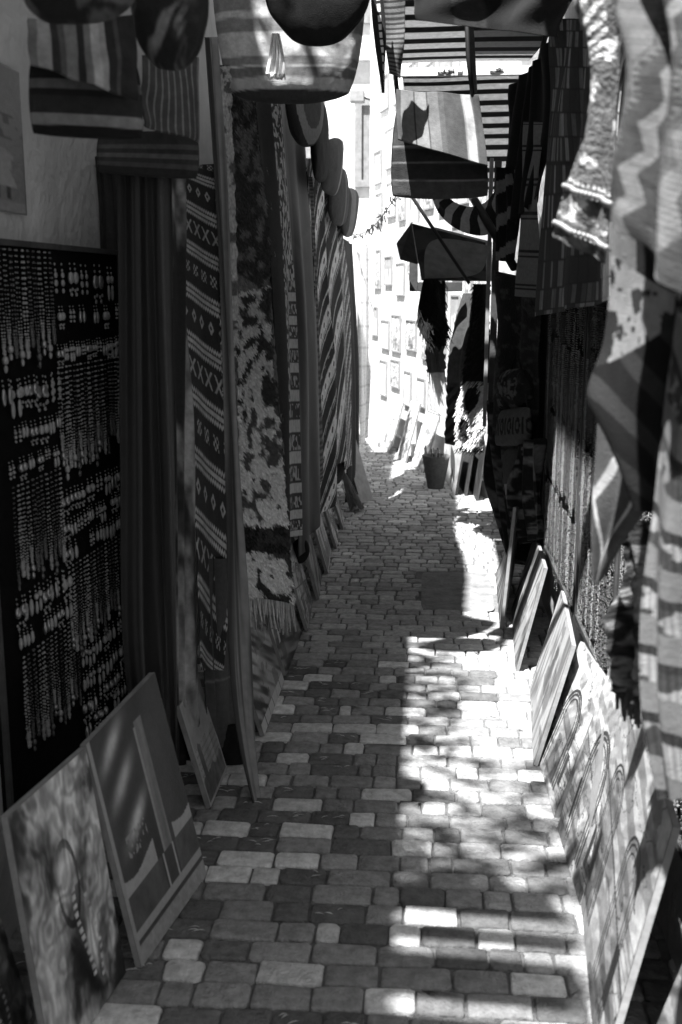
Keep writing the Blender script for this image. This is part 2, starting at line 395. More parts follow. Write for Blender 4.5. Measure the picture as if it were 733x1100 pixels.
m = MB(); m.abox(-5.4, 1.5, 14.48, 14.597, 4.45, 4.55); m.build('cornice', 'white', t)
pts = [P(432, 10, 14.5), P(425, 120, 14.5), P(418, 230, 14.5), P(413, 330, 14.5)]
o = strips('drainpipe', [[Vector((-.48, 14.53, z)) for z in (.1, 2, 4, 6, 8)]], 'wood', t, .035, .3, 8)
# left far side: continuation of the left row, lit by the sun
t = empty('side_house', (-1.35, 9.7, 0)); tag(t, 'low white house beyond the last rug on the left of the lane', 'building')
m = MB(); m.box(Vector((-1.0, 9.75, -.1)), (-2, 0, 0), (-.6, 3.4, 0), (0, 0, 2.3)); m.build('wall', 'white', t)
# street lamp bracket on the far house
t = empty('wall_lamp', P(388, 120, 12.5)); tag(t, 'small wall lamp on a curved thin arm high on the pale house', 'lamp')
arm = [P(x, y, 12.5) for x, y in ((389, 104), (400, 108), (409, 120), (413, 140), (412, 175), (409, 215), (409, 218))]; arm[-1] = arm[-1] + Vector((0, .0, 0))
strips('arm', [arm], 'iron', t, .012, .05, 6)
m = MB(); q = P(382, 100, 12.5); m.abox(q.x - .06, q.x + .10, q.y - .07, q.y + .07, q.z - .10, q.z + .02); m.build('lamp_head', 'wood', t, bevel=.01)
# the post that carries the lamp arm
strips('bracket_post', [[P(409, 214, 12.5), P(404, 300, 12.5)]], 'iron', t, .016, .05, 6)
# garland crossing
segs = []; q0 = P(376, 252, 9.6); q1 = P(432, 200, 7.4); rd = random.Random(3)
main = [q0.lerp(q1, i / 20) + Vector((0, 0, -.10 * math.sin(math.pi * i / 20))) for i in range(21)]
g = empty('garland', q0); tag(g, 'wire with little pale scraps strung across the bright lane', 'garland')
strips('wire', [main], 'iron', g, .004, .05, 4)
for i in range(60):
    q = main[rd.randint(1, 19)]; q = q + Vector((rd.uniform(-.03, .03), rd.uniform(-.1, .1), 0)); segs.append([q, q + Vector((rd.uniform(-.03, .03), 0, -rd.uniform(.01, .05)))])
strips('scraps', segs, 'yarn', g, .005, [.25] * 60, 4)['kind'] = 'stuff'

# reed awnings added above the frame on the left, to shade the paving
def reed(name, label, y0, y1, xo, z, gaps, seed, rag=.04, back=0):
    t = empty(name, (-1.0, (y0 + y1) / 2, z)); tag(t, label, 'awning', 'added reed awnings shading the paving on the left')
    m = MB(); rd = random.Random(seed); y = y0
    while y < y1:
        wd = rd.uniform(.02, .035)
        if rd.random() > gaps: m.box((-1.01 - back, y, z + .12 + rd.uniform(-.004, .004)), (xo + 1.01 + back + rag * rd.uniform(-1, 1) + .02 * math.sin(y * 3.1), 0, -.12), (0, wd, 0), (0, 0, .012))
        y += wd + .001
    m.build('reeds', 'reed', t)
    m = MB(); m.abox(-1.01, xo - .06, y0, y0 + .03, z - .05, z - .01); m.build('support_bar', 'darkwood', t)
reed('added_reed_awning', 'added unseen reed awning high on the near left, shading the paving', -3.0, .74, -.61, 4.45, .24, 1, .03, .45)
reed('added_reed_awning', 'added unseen reed awning above the far left rugs, shading the paving', 3.5, 8.0, -.56, 3.6, 0, 3, .006)
t = empty('added_palm_awning', (-1.0, 1.1, 4.5)); tag(t, 'added unseen palm leaf awning between the two reed awnings, dappling the paving', 'awning')  # loose leaves added out of view to throw dapples on the paving
m = MB(); rd = random.Random(12)
for i in range(420):
    x = rd.uniform(-1.2, -.55); y = rd.uniform(.70, 1.55)
    if rd.random() < .30 + .45 * (y - .7) / .85: continue
    an = rd.uniform(-1.0, .4); l = rd.uniform(.08, .2); w_ = rd.uniform(.010, .024)
    dx = Vector((math.cos(an), math.sin(an), rd.uniform(-.2, .2))) * l; dy = Vector((-math.sin(an), math.cos(an), rd.uniform(-.3, .3))) * w_; q = Vector((x, y, 4.5 + rd.uniform(-.06, .06)))
    m.poly([q, q + dx * .5 + dy, q + dx, q + dx * .5 - dy])
for i in range(170):
    y = rd.uniform(1.5, 3.3); x = rd.uniform(-1.1, -.93 + .10 * math.sin(y * 7) * math.sin(y * 3) + .05)
    an = rd.uniform(-1.0, .9); l = rd.uniform(.08, .2); w_ = rd.uniform(.010, .026)
    dx = Vector((math.cos(an), math.sin(an), rd.uniform(-.3, .1))) * l; dy = Vector((-math.sin(an), math.cos(an), rd.uniform(-.3, .3))) * w_; q = Vector((x, y, 4.50 + rd.uniform(-.1, .1)))
    m.poly([q, q + dx * .5 + dy, q + dx, q + dx * .5 - dy])
m.build('leaves', 'reed', t)['kind'] = 'stuff'
m = MB(); m.abox(-1.01, -.5, 1.1, 1.12, 4.40, 4.42); m.build('support_bar', 'darkwood', t)
t = empty('unseen_cloth_awning', (.62, 3.9, 3.1)); tag(t, 'unseen dark cloth awning placed to shade the quilt and necklaces on the right', 'awning')  # out of view, placed to keep the quilt in shade
m = MB(); m.box((.10, 2.35, 3.09), (.515, 0, .06), (0, 3.0, 0), (0, 0, .012), .05); m.build('sheet', 'felt', t); m = MB(); m.abox(.10, .62, 2.33, 2.345, 3.05, 3.08); m.build('support_bar', 'darkwood', t)

# ================================================================== PAINTINGS
def paint_abstract(s, lo=.05, hi=.45):
    def f(U, V):
        a = fbm(U * 3 + fbm(U * 4, V * 4, s + 1) * 2, V * 4 + fbm(U * 3, V * 3, s + 2) * 2, s)
        r = lo + (hi - lo) * sstep(.3, .7, a)
        e = np.abs(np.hypot((U - .5) * 1.3, (V - .42)) - .16); r = np.where(e < .018, lo, r)
        k = np.exp(-(((U - .48) / .09) ** 2 + ((V - .38) / .10) ** 2)); r = r * (1 - k) + hi * 1.2 * k
        body = np.exp(-(((U - .62 - .15 * np.sin(V * 7)) / .09) ** 2)) * (V > .45); r = r * (1 - .65 * body)
        ck = (np.abs(U - .58 - .05 * np.sin(V * 9)) < .022) & (np.mod(V * 28, 1) > .45) & (V > .42) & (V < .85); r = np.where(ck, hi * 1.1, r)
        ck = (np.abs(U - .70 - .05 * np.sin(V * 9 + 1)) < .016) & (np.mod(V * 28, 1) > .5) & (V > .5) & (V < .9); r = np.where(ck, hi * .8, r)
        sw = np.abs(np.sin(10 * (U + .5 * V) + 9 * fbm(U * 2, V * 2, s + 5))); r = r * (.6 + .6 * sw)
        ct = np.abs(np.mod(fbm(U * 2.5, V * 3, s + 6) * 9, 1) - .5); r = r * (.8 + .5 * sstep(.1, .4, ct)); r = r * (.7 + .6 * fbm(U * 40, V * 12, s + 9))
        return r
    return f
def paint_night_street(s):
    def f(U, V):
        r = .025 + .05 * fbm(U * 4, V * 4, s)
        for (cu, cv) in ((.25, .10), (.28, .27), (.33, .46)):
            b = np.exp(-(((U - cu - .1 * (cv - V)) / .13) ** 2 + ((V - cv + .35 * (U - cu)) / .04) ** 2)); r = r * (1 - b) + .45 * b * (.6 + .8 * fbm(U * 9, V * 9, s + 1))
        tw = (np.abs(U - .62) < .055) & (V > .1) & (V < .78); r = np.where(tw, .10 + .12 * fbm(U * 30, V * 6, s + 2), r)
        r = np.where((np.abs(U - .62 + .06) < .012) & (V > .12) & (V < .8), .25, r)
        pl = (V > .62 + .1 * np.sin(U * 9) * .3) & (V < .70) & ((U < .45) | (U > .72)); r = np.where(pl, .32, r)
        wl = (V >= .70) & (V < .86); r = np.where(wl & ((U < .5) | (U > .7)), .045 + .07 * fbm(U * 12, V * 12, s + 4), r)
        dr = (np.abs(U - .60) < .07) & (V > .70) & (V < .92); r = np.where(dr, .05, r); r = np.where((np.abs(np.abs(U - .60) - .07) < .01) & (V > .70) & (V < .92), .35, r)
        r = np.where((V > .86) & (V < .895), .30, r); r = np.where((V >= .895) & (V < .92), .05, r)
        r = np.where(V >= .92, .26 * (.7 + .6 * fbm(U * 40, V * 40, s + 5)), r)
        tx = (vn(U * 60, V * 60, s + 8) > .62) & (V > .48) & (V < .58) & (U > .16) & (U < .42); r = np.where(tx, .25, r)
        r = np.where((U < .035) , .28, r)
        return r
    return f
def paint_arch(s, hi=.52, lo=.14, n=1):
    def f(U, V):
        r = hi * (.72 + .45 * fbm(U * 2.5, V * 9, s))
        for k in range(n):
            cu = (k + .5) / n + .04 * math.sin(s + k); wd = .26 / n
            for rr, dk in ((1.0, .5), (.82, .85), (.6, .45)):
                w_ = wd * rr; top = .30 + (1 - rr) * .12
                ins = (np.abs(U - cu) < w_) & (V > top + w_ * .9) | (np.hypot((U - cu) / w_, (V - top - w_ * .9) / (w_ * 1.1)) < 1)
                edge = ins & ~((np.abs(U - cu) < w_ * .9) & (V > top + w_ * .9) | (np.hypot((U - cu) / (w_ * .9), (V - top - w_ * .9) / (w_ * 1.0)) < 1))
                r = np.where(ins & (V < .93), r * (.7 + .3 * dk), r); r = np.where(edge & (V < .93), lo * (.6 + .8 * fbm(U * 20, V * 20, s)), r)
        st = sstep(.5, .62, vn(U * 5 + V * 3, V * 22 - U * 4, s + 3)); r = r * (1 - .5 * st)
        g_ = np.abs(fbm(U * 5, V * 7, s + 11) - .5); r = np.where(g_ < .008, lo * 1.5, r); r = np.where((np.mod(V * 26, 1) < .12) & (np.abs(U - .5) > .34) & (V > .5), lo * 2, r)
        r = r * (.8 + .36 * sstep(.3, .7, vn(U * 9 - V * 5, V * 34 + U * 20, s + 21))) * (.8 + .4 * fbm(U * 40, V * 40, s))
        hz = np.abs(V - .55 - .25 * (U - .5)) < .008; r = np.where(hz, lo * 2, r); sh = (V > .62 + .3 * np.abs(U - .5)) & (vn(U * 8, V * 8, s + 31) > .55); r = np.where(sh, r * .5, r)
        fig = ((np.abs(U - .2) < .025) | (np.abs(U - .83) < .03)) & (V > .62) & (V < .86); r = np.where(fig, lo * .6, r)
        r = np.where((V > .9), r * .75, r)
        return r
    return f
def paint_strokes(s, lo=.10, hi=.5, ang=.8, horizon=.45):
    def f(U, V):
        a = U * math.cos(ang) + V * math.sin(ang); b = -U * math.sin(ang) + V * math.cos(ang)
        n = vn(a * 26, b * 4, s) * .6 + vn(a * 9, b * 2, s + 2) * .4
        r = lo + (hi - lo) * sstep(.3, .7, n)
        m = sstep(horizon - .02, horizon + .02, V + .1 * (vn(U * 6, 0 * U, s + 3) - .5)); r = r * (1 - m * .25)
        d = sstep(.6, .64, fbm(U * 5, V * 5, s + 6)); r = r * (1 - .45 * d)
        return r
    return f
def paint_landscape(s, lo=.06, hi=.42):
    def f(U, V):
        ridge = .45 + .12 * (fbm(U * 5, 0 * U, s) - .5) * 2
        r = np.where(V < ridge, hi * (.7 + .4 * fbm(U * 3, V * 8, s + 1)), lo + (hi - lo) * .5 * fbm(U * 12, V * 12, s + 2))
        hs = (V > ridge) & (V < ridge + .28) & (_h(np.floor(U * 7), np.floor(0 * U), s) > .45); r = np.where(hs, hi * (.6 + .5 * _h(np.floor(U * 7), 0 * U, s + 3)), r)
        wn = hs & (np.mod(U * 21, 1) > .35) & (np.mod(U * 21, 1) < .65) & (np.mod(V * 16, 1) > .4) & (np.mod(V * 16, 1) < .75); r = np.where(wn, lo, r)
        r = np.where((U < .04) | (U > .96) | (V < .03) | (V > .97), hi, r)
        return r
    return f
def painting(label, nb, fb, nt_, ft, pf, group='paintings leaning at the foot of the walls', edge='wood', t=.015, nu=150, nv=180):
    """corners in world space: near bottom, far bottom, near top, far top"""
    root = empty('painting', (nb + fb) / 2); tag(root, label, 'painting', group)
    x = fb - nb; y = nt_ - nb; n = x.cross(y).normalized()
    mid = Vector((0, nb.y, 0))
    if n.dot(Vector((-.1, nb.y, 1)) - nb) < 0: n = -n
    u = np.linspace(0, 1, nu); v = np.linspace(0, 1, nv); U, V = np.meshgrid(u, v)
    a = np.array(nt_); b = np.array(ft); c = np.array(nb); d = np.array(fb)
    p = a * ((1 - U) * (1 - V))[..., None] + b * (U * (1 - V))[..., None] + c * ((1 - U) * V)[..., None] + d * (U * V)[..., None]
    sg = 1 if nb.x < 0 else -1
    Uu = U if sg > 0 else 1 - U
    colr = pf(Uu, V)
    w = x.length; h = y.length
    p = p + np.array(n) * .0015
    fl = grid_faces(nu, nv)
    link_mesh('canvas', p.reshape(-1, 3), fl, 'paint', root, colr.ravel(), np.stack([(U * w).ravel(), (V * h).ravel()], 1))
    m = MB(); m.v += [nb - n * t, fb - n * t, ft - n * t, nt_ - n * t, nb, fb, ft, nt_]; m.f += [(0, 3, 2, 1), (4, 5, 6, 7), (0, 1, 5, 4), (1, 2, 6, 5), (2, 3, 7, 6), (3, 0, 4, 7)]; m.c += [.3] * 8
    m.build('stretcher', edge, root)
    return root
def lean(label, nbp, fbp, ntp, ftp, pf, **k):
    nb = G(*nbp); fb = G(*fbp); nt_ = P(ntp[0], ntp[1], nb.y); ft = P(ftp[0], ftp[1], fb.y)
    if nb.x > 0:
        d = min(.075, .553 - ft.x); fb.x += d; ft.x += d; nb.x -= .012; nt_.x -= .02
    return painting(label, nb + Vector((0, 0, .004)), fb + Vector((0, 0, .004)), nt_, ft, pf, **k)
def leanw(label, X, y0, y1, h, lx, pf, e=None, **k):
    s = 1 if X > 0 else -1
    e = (.016 if X == -.56 else 0) if e is None else e
    return painting(label, Vector((X + e, y0, .004)), Vector((X - e, y1, .004)), Vector((X + e + s * lx, y0, h)), Vector((X - e + s * lx, y1, h)), pf, **k)
# left foot
lean('greyish abstract painting of a veiled figure, second from the bottom left corner', (58, 1160), (135, 1046), (8, 877), (92, 803), paint_abstract(3, .025, .46))
leanw('edge of a mottled painting cut off at the bottom left corner', -.86, 1.72, 2.06, .42, .1, paint_abstract(9))
lean('dark painting of a tower street with a pale speckled border behind the scarf end', (152, 1041), (222, 941), (92, 800), (166, 722), paint_night_street(5))
leanw('small dark painting with white outlines, standing behind the scarf end', -.655, 3.06, 3.34, .34, .09, paint_landscape(4, .03, .3))
leanw('long painting with diagonal streaks and a pale edge, below the fringed rug', -.57, 3.62, 4.18, .40, .12, lambda U, V: np.where((V > .9) & (np.abs(np.mod(U * 6, 1) - .5) < .45), .4, paint_strokes(2, .03, .36, 2.2)(U, V)))
leanw('painting with slanting pale bars just beyond the fringe of the shaggy rug', -.57, 4.24, 4.80, .40, .12, lambda U, V: np.where((np.mod((U + V * .4) * 5, 1) < .3) & (V > .2) & (V < .7), .42, paint_strokes(22, .03, .26, 1.9)(U, V)))
ys = [(4.85, 5.35, .36, paint_arch(6, .45, .04), 'painting of an arch, next beyond the long streaked painting on the left'),
      (5.38, 5.85, .38, paint_strokes(8, .03, .36), 'brushed pale painting under the dark plain hanging on the left'),
      (5.9, 6.45, .36, paint_landscape(3, .04, .42), 'painting of small houses below the chevron blankets'),
      (6.5, 7.0, .34, paint_abstract(5, .04, .42), 'small painting just before the leaning plank'),
      (7.05, 7.45, .32, paint_strokes(9, .05, .4, 1.2), 'last small painting beside the broom on the left')]
for a, b, h, pf, lb in ys: leanw(lb, -.56, a, b, h, .10, pf)
# right foot
lean('narrow streaky painting with torn pale edge, farthest of the right paintings', (540, 676), (541, 618), (556, 545), (571, 575-32), paint_strokes(4, .05, .32, .2))
lean('mottled pale painting, second from the far end on the right', (557, 722), (549, 655), (590, 610), (574, 574), paint_strokes(12, .07, .36, .4, .6))
lean('pale painting with small dashes, just under the necklaces', (577, 823), (558, 738), (621, 693), (591, 634), paint_strokes(7, .14, .36, .1, .8))
lean('pale painting of a curled ornament, third from the near end on the right', (600, 879), (577, 800), (659, 733), (627, 689), paint_arch(2, .46, .04))
lean('tall painting of a pointed arch doorway with a broken top edge', (628, 973), (603, 890), (696, 790), (662, 708), paint_arch(5, .48, .04))
leanw('large painting of arches and lanes nearest on the right', (.41), 1.95, 2.76, .58, .115, paint_arch(9, .34, .02, 2), e=-.035, nu=220, nv=200)
leanw('corner of a pale painting at the bottom right edge', .40, 1.30, 1.92, .44, .13, paint_strokes(21, .10, .30, .9), e=-.03)

# pictures on the sunlit wall
rd = random.Random(8); WL = (B - A).length; k = 0
rows = [(.75, .38, .30), (1.25, .42, .30), (1.8, .42, .32), (2.35, .4, .3), (2.9, .42, .34), (3.5, .4, .32)]
where = ['by the ground', 'in the second row', 'in the third row', 'in the fourth row', 'in the fifth row', 'in the top row']
for ri, (z, h, wd) in enumerate(rows):
    s = .55 + rd.uniform(0, .2)
    while s < WL - .4:
        hh = h * rd.uniform(.7, 1.05); ww = wd * rd.uniform(.75, 1.2); zz = z + rd.uniform(-.14, .14)
        q = A + D * s + NRM * .004 + Vector((0, 0, zz - hh / 2))
        root = empty('framed_picture', q); tag(root, 'washed out framed picture on the sunlit wall, %s' % where[ri], 'picture', 'framed pictures on the sunlit wall')
        m = MB(); f = .014
        m.box(q, D * ww, NRM * .016, (0, 0, f)); m.box(q + Vector((0, 0, hh - f)), D * ww, NRM * .016, (0, 0, f))
        m.box(q + Vector((0, 0, f)), D * f, NRM * .016, (0, 0, hh - 2 * f)); m.box(q + D * (ww - f) + Vector((0, 0, f)), D * f, NRM * .016, (0, 0, hh - 2 * f))
        m.build('frame', 'palewood', root)
        nu_, nv_ = 24, 30; u = np.linspace(0, 1, nu_); v = np.linspace(0, 1, nv_); U, V = np.meshgrid(u, v)
        o0 = np.array(q + D * f + NRM * .008 + Vector((0, 0, hh - f))); dx = np.array(D * (ww - 2 * f)); dz = np.array([0, 0, -(hh - 2 * f)])
        pp = o0 + U[..., None] * dx + V[..., None] * dz
        pf = rd.choice([paint_arch, paint_arch, paint_landscape])(rd.randint(1, 50), .75, .35) if rd.random() < .6 else paint_landscape(rd.randint(1, 40), .4, .75)
        link_mesh('canvas', pp.reshape(-1, 3), grid_faces(nu_, nv_), 'paint', root, pf(U, V).ravel(), np.stack([U.ravel() * ww, V.ravel() * hh], 1))
        s += ww + rd.uniform(.10, .24); k += 1
# boards leaning on the sunlit wall foot
for (s0, s1, h, lb, pf) in [(1.5, 1.9, .5, 'pale leaning picture at the sunlit wall foot beside the basket', paint_arch(4, .75, .3)), (2.1, 2.4, .55, 'leaning picture with dark figure at the sunlit wall foot', paint_arch(14, .7, .2)), (2.7, 3.2, .5, 'leaning picture farthest along the sunlit wall foot', paint_arch(24, .75, .35))]:
    a = A + D * s0 + NRM * .22; b = A + D * s1 + NRM * .22; up = Vector((0, 0, h)) - NRM * .14
    painting(lb, a, b, a + up, b + up, pf, nu=40, nv=50)

# ================================================================== LEFT ROW
# poster and jewellery board
JA = PZX(8, 235, -1.0); 
def jp(s, z):  # point on the left jewellery board plane; s 0 near .. 1 far
    a = Vector((-1.005, 2.35, 0)); b = Vector((-.945, 3.32, 0)); q = a.lerp(b, s); return Vector((q.x, q.y, z))
jn = (jp(1, 0) - jp(0, 0)).cross(Vector((0, 0, 1))).normalized()
if jn.x < 0: jn = -jn
root = empty('jewellery_board', jp(.5, .29)); tag(root, 'tall black felt jewellery board hung with earrings and necklaces on the left wall', 'display board')
m = MB(); a = jp(0, .27); m.box(a - jn * .025 , jp(1, .27) - a, jn * .02, (0, 0, 1.44)); m.build('panel', 'felt', root)
m = MB()
for z in (.275, 1.70): m.box(jp(0, z) - jn * .004, jp(1, z) - jp(0, z), jn * .012, (0, 0, .014))
for s_ in (0, .985): m.box(jp(s_, .289) - jn * .004, jp(s_ + .015, .289) - jp(s_, .289), jn * .012, (0, 0, 1.411))
m.build('frame', 'darkwood', root)
def bead_mesh(name, pts, rads, mat, cols=None, seg=6, rings=4):
    V = []; Fc = []; 
    for (p, r) in zip(pts, rads):
        b = len(V); rx, rz = (r, r) if not isinstance(r, tuple) else r
        V.append((p[0], p[1], p[2] + rz))
        for i in range(1, rings):
            th = math.pi * i / rings
            for j in range(seg): V.append((p[0] + rx * math.sin(th) * math.cos(2 * math.pi * j / seg), p[1] + rx * math.sin(th) * math.sin(2 * math.pi * j / seg), p[2] + rz * math.cos(th)))
        V.append((p[0], p[1], p[2] - rz)); e = len(V) - 1
        for j in range(seg):
            Fc.append((b, b + 1 + j, b + 1 + (j + 1) % seg)); Fc.append((e, e - seg + (j + 1) % seg, e - seg + j))
            for i in range(rings - 2): q = b + 1 + i * seg; Fc.append((q + j, q + seg + j, q + seg + (j + 1) % seg, q + (j + 1) % seg))
    me = bpy.data.meshes.new(name); me.from_pydata(V, [], Fc); me.materials.append(M[mat]); me.polygons.foreach_set('use_smooth', [True] * len(me.polygons))
    return me
# jewellery in local coordinates: x across, y out of the board, z down from the hook
def necklace_meshes(kind, length, width, seed):
    rd = random.Random(seed); n = int(length / .0085); pts = []; rr = []
    base = {0: .0021, 1: .0028, 2: .0034}[kind]
    for i in range(n * 2):
        t = i / (n * 2 - 1) * 2 - 1; x = width / 2 * math.sin(t * math.pi / 2 * .98) if abs(t) < .5 else width / 2 * math.copysign(1 - .55 * ((abs(t) - .5) / .5) ** 1.5, t) * .72
        z = -length * (1 - abs(t) ** 1.6) 
        pts.append((x + rd.uniform(-.0008, .0008), .006 + rd.uniform(0, .002), z)); rr.append(base * rd.uniform(.7, 1.25) * (1.35 if abs(t) < .35 else 1))
    return pts, rr
def make_neck(kind, length, width, seed, mat, pend):
    pts, rr = necklace_meshes(kind, length, width, seed)
    if pend: pts += [(0, .008, -length - .012), (0, .008, -length - .032)]; rr += [(.008, .011), (.005, .010)]
    return bead_mesh('necklace', pts, rr, mat)
neck_meshes = [make_neck(0, .24, .022, 1, 'bone', True), make_neck(1, .27, .02, 2, 'silver', False), make_neck(1, .25, .022, 3, 'glass', True), make_neck(2, .26, .024, 4, 'bone', False), make_neck(0, .28, .018, 5, 'glass', False), make_neck(1, .22, .024, 6, 'silver', True), make_neck(2, .24, .02, 7, 'glass', False)]
def multi(seed, length, mat, r):
    rd = random.Random(seed); pts = []; rr = []
    for k in range(6):
        l = length * rd.uniform(.85, 1.08); xo = (k - 2.5) * .0088; n = int(l / .008)
        for i in range(n):
            if rd.random() < .1: continue
            pts.append((xo + rd.uniform(-.0012, .0012), .006 + rd.uniform(0, .004), -i * .008)); rr.append(r * rd.uniform(.6, 1.3) * (1.5 if rd.random() < .06 else 1))
    return bead_mesh('necklace', pts, rr, mat, seg=5, rings=3)
multi_meshes = [multi(1, .31, 'glass', .0026), multi(2, .32, 'silver', .0018), multi(3, .30, 'glass', .003), multi(4, .32, 'bone', .0017), multi(5, .31, 'glass', .0028), multi(6, .29, 'coral', .003)]
def make_ear(kind, seed):
    pts = []; rr = []
    for sx in (-.010, .010):
        pts += [(sx, .005, -.004), (sx, .006, -.012)]; rr += [.0018, .0022]
        if kind == 0: pts += [(sx, .007, -.030)]; rr += [(.0055, .015)]
        elif kind == 1: pts += [(sx, .007, -.022), (sx, .007, -.042)]; rr += [(.0065, .0065), (.0045, .013)]
        elif kind == 2: pts += [(sx, .007, -.026), (sx - .005, .007, -.044), (sx + .004, .007, -.046), (sx, .007, -.052)]; rr += [(.008, .010), .0028, .0028, .0034]
        else: pts += [(sx, .007, -.018), (sx, .007, -.028), (sx, .007, -.038)]; rr += [.004, .0045, .0032]
    return bead_mesh('earrings', pts, rr, ['silver', 'bone'][seed % 2])
ear_meshes = [make_ear(k, k) for k in range(4)] + [make_ear(0, 1), make_ear(2, 1)]
def put(me, name, loc, ang, label, cat, group, sc=1):
    o = bpy.data.objects.new(name, me); o.location = loc; o.rotation_euler = (0, 0, ang); o.scale = (sc, 1, sc * 1.0); COL.objects.link(o); return tag(o, label, cat, group)
ang = math.atan2(-jn.x, jn.y)      # local +y -> board normal
rd = random.Random(31)
def neck_row(s0, s1, z, sc, lb, step=.037):
    L = (jp(1, 0) - jp(0, 0)).length; s = s0
    while s < s1:
        put(rd.choice(neck_meshes), 'necklace', jp(s, z) + jn * .002, ang + rd.uniform(-.06, .06), lb, 'necklace', 'necklaces on the left jewellery board', sc * rd.uniform(.9, 1.05)); s += step / L * rd.uniform(.8, 1.15)
def ear_row(s0, s1, z, sc, lb, step=.05):
    L = (jp(1, 0) - jp(0, 0)).length; s = s0
    while s < s1:
        if rd.random() > .12: put(rd.choice(ear_meshes), 'earrings', jp(s, z + rd.uniform(-.004, .004)) + jn * .002, ang + rd.uniform(-.1, .1), lb, 'earrings', 'earrings on the left jewellery board', sc * rd.uniform(.85, 1.2))
        s += step / L * rd.uniform(.8, 1.25)
sp = .44
neck_row(.12, sp, 1.69, 1.0, 'necklace in the top near corner of the left jewellery board')
ear_row(sp + .04, .97, 1.67, 1.8, 'long earrings in the top row of the left jewellery board', .085)
ear_row(sp + .04, .97, 1.555, 1.3, 'earrings in the second row of the left jewellery board', .085)
ear_row(sp + .02, .97, 1.46, 1.0, 'short bead earrings in the third row of the left jewellery board', .04)
ear_row(.12, sp, 1.39, 1.6, 'drop earrings at the near side of the left board, under the top necklaces', .05)
ear_row(.12, sp, 1.28, 1.1, 'earrings at the near side of the left board, mid height')
ear_row(.12, sp, 1.2, 1.0, 'small earrings at the near side of the left board, above the lower necklaces')
neck_row(sp, .98, 1.395, 1.05, 'necklace in the dense upper block of the left jewellery board', .027)
ear_row(sp, .97, 1.07, 1.4, 'earrings right below the dense upper necklaces of the left board', .06)
ear_row(sp, .97, .99, 1.2, 'bead earrings in the middle of the left board', .045)
ear_row(sp, .97, .92, 1.3, 'earrings above the lower necklace block of the left board', .05)
neck_row(.12, sp - .02, 1.13, .95, 'necklace at the near side of the left board, mid height', .03)
ear_row(.12, sp, .86, 1.5, 'bright drop earrings low at the near side of the left board', .05)
ear_row(.12, sp, .77, 1.2, 'earrings above the bottom necklaces of the left board', .05)
neck_row(sp, .98, .85, .95, 'necklace in the lower block of the left jewellery board', .028)
neck_row(.12, sp + .06, .70, .95, 'necklace at the bottom near side of the left board', .03)
for zz, lb in ((.60, 'drop earrings under the lower necklace block of the left board'), (.52, 'earrings in the third row from the bottom of the left board'), (.45, 'earrings in the second row from the bottom of the left board'), (.385, 'large pale drop earrings in the bottom row of the left board')):
    ear_row(sp + .08, .95, zz, 1.35, lb, .06)
# poster above the board
pa = PZX(6, 108, -1.014); pb = PZX(43, 244, -1.014)
u = np.linspace(0, 1, 40); U, V = np.meshgrid(u, np.linspace(0, 1, 60))
def poster_pat(U, V):
    r = .13 + .05 * fbm(U * 5, V * 6, 2)
    r = np.where((V > .33) & (V < .5) & (vn(U * 14, V * 22, 3) > .5), .07, r)
    for cu in (.35, .72):
        hd = np.hypot((U - cu) / .13, (V - .62) / .05) < 1; bd = (np.abs(U - cu) < .15 - .05 * np.sin(V * 20)) & (V > .66) & (V < .82); lg = (np.abs(np.abs(U - cu) - .06) < .03) & (V >= .82) & (V < .91)
        r = np.where(bd, .24, r); r = np.where(hd, .22, r); r = np.where(lg, .04, r)
    return np.where(V > .93, .2, r)
pp = np.zeros(U.shape + (3,)); y0 = 2.2; y1 = 2.72; pp[..., 0] = -1.012; pp[..., 1] = y0 + (y1 - y0) * U; z1 = 2.12; z0 = 1.78; pp[..., 2] = z1 + (z0 - z1) * V
o = link_mesh('poster', pp.reshape(-1, 3), grid_faces(40, 60), 'paint', None, poster_pat(U, V).ravel(), np.stack([U.ravel() * .4, V.ravel() * .5], 1)); o.modifiers.new('thickness', 'SOLIDIFY').thickness = .003
tag(o, 'faded poster of two small figures on the plaster wall above the jewellery board', 'poster')

def C(name, label, cat, L, R, pat, group=None, **k):
    return tag(cloth(name, L, R, pat, **k), label, cat, group)
GR = 'textiles hanging along the left wall'
C('cloth', 'blackish cloth hanging behind the purple scarf beside the jewellery board', 'cloth', [(102, 168, 3.33), (108, 300, 3.33), (118, 770, 3.33)], [(160, 165, 3.25), (165, 300, 3.25), (170, 790, 3.25)], plain(.03, 3), GR, folds=(4, .012), seed=3)
C('scarf', 'long dark folded scarf hanging to the top of the tower painting', 'scarf', [(125, 150, 2.86), (127, 300, 2.86), (129, 500, 2.84), (132, 690, 2.8), (147, 800, 2.76), (168, 898, 2.72)], [(184, 150, 2.9), (186, 300, 2.9), (188, 500, 2.9), (189, 690, 2.85), (190, 820, 2.78), (189, 906, 2.72)],
  lambda U, V, x, y: .018 + .035 * sstep(.75, .8, U + .05 * np.sin(V * 9)) * sstep(.98, .9, U) + .03 * sstep(.3, .34, U) * sstep(.42, .38, U), GR, folds=(3.4, .014), seed=1, mat='silk', nu=90, nv=160, wob=.12)  # the paler band near the right edge paints in a sheen highlight
C('scarf', 'mottled tie dyed cloth between the dark scarf and the embroidered runner', 'scarf', [(178, 190, 3.05), (183, 400, 3.05), (184, 600, 3.05), (184, 830, 3.05)], [(198, 188, 3.2), (204, 400, 3.2), (210, 600, 3.2), (217, 808, 3.2)], tiedye(.02, .26, 4), GR, folds=(2, .012), seed=4, nu=40, nv=200)
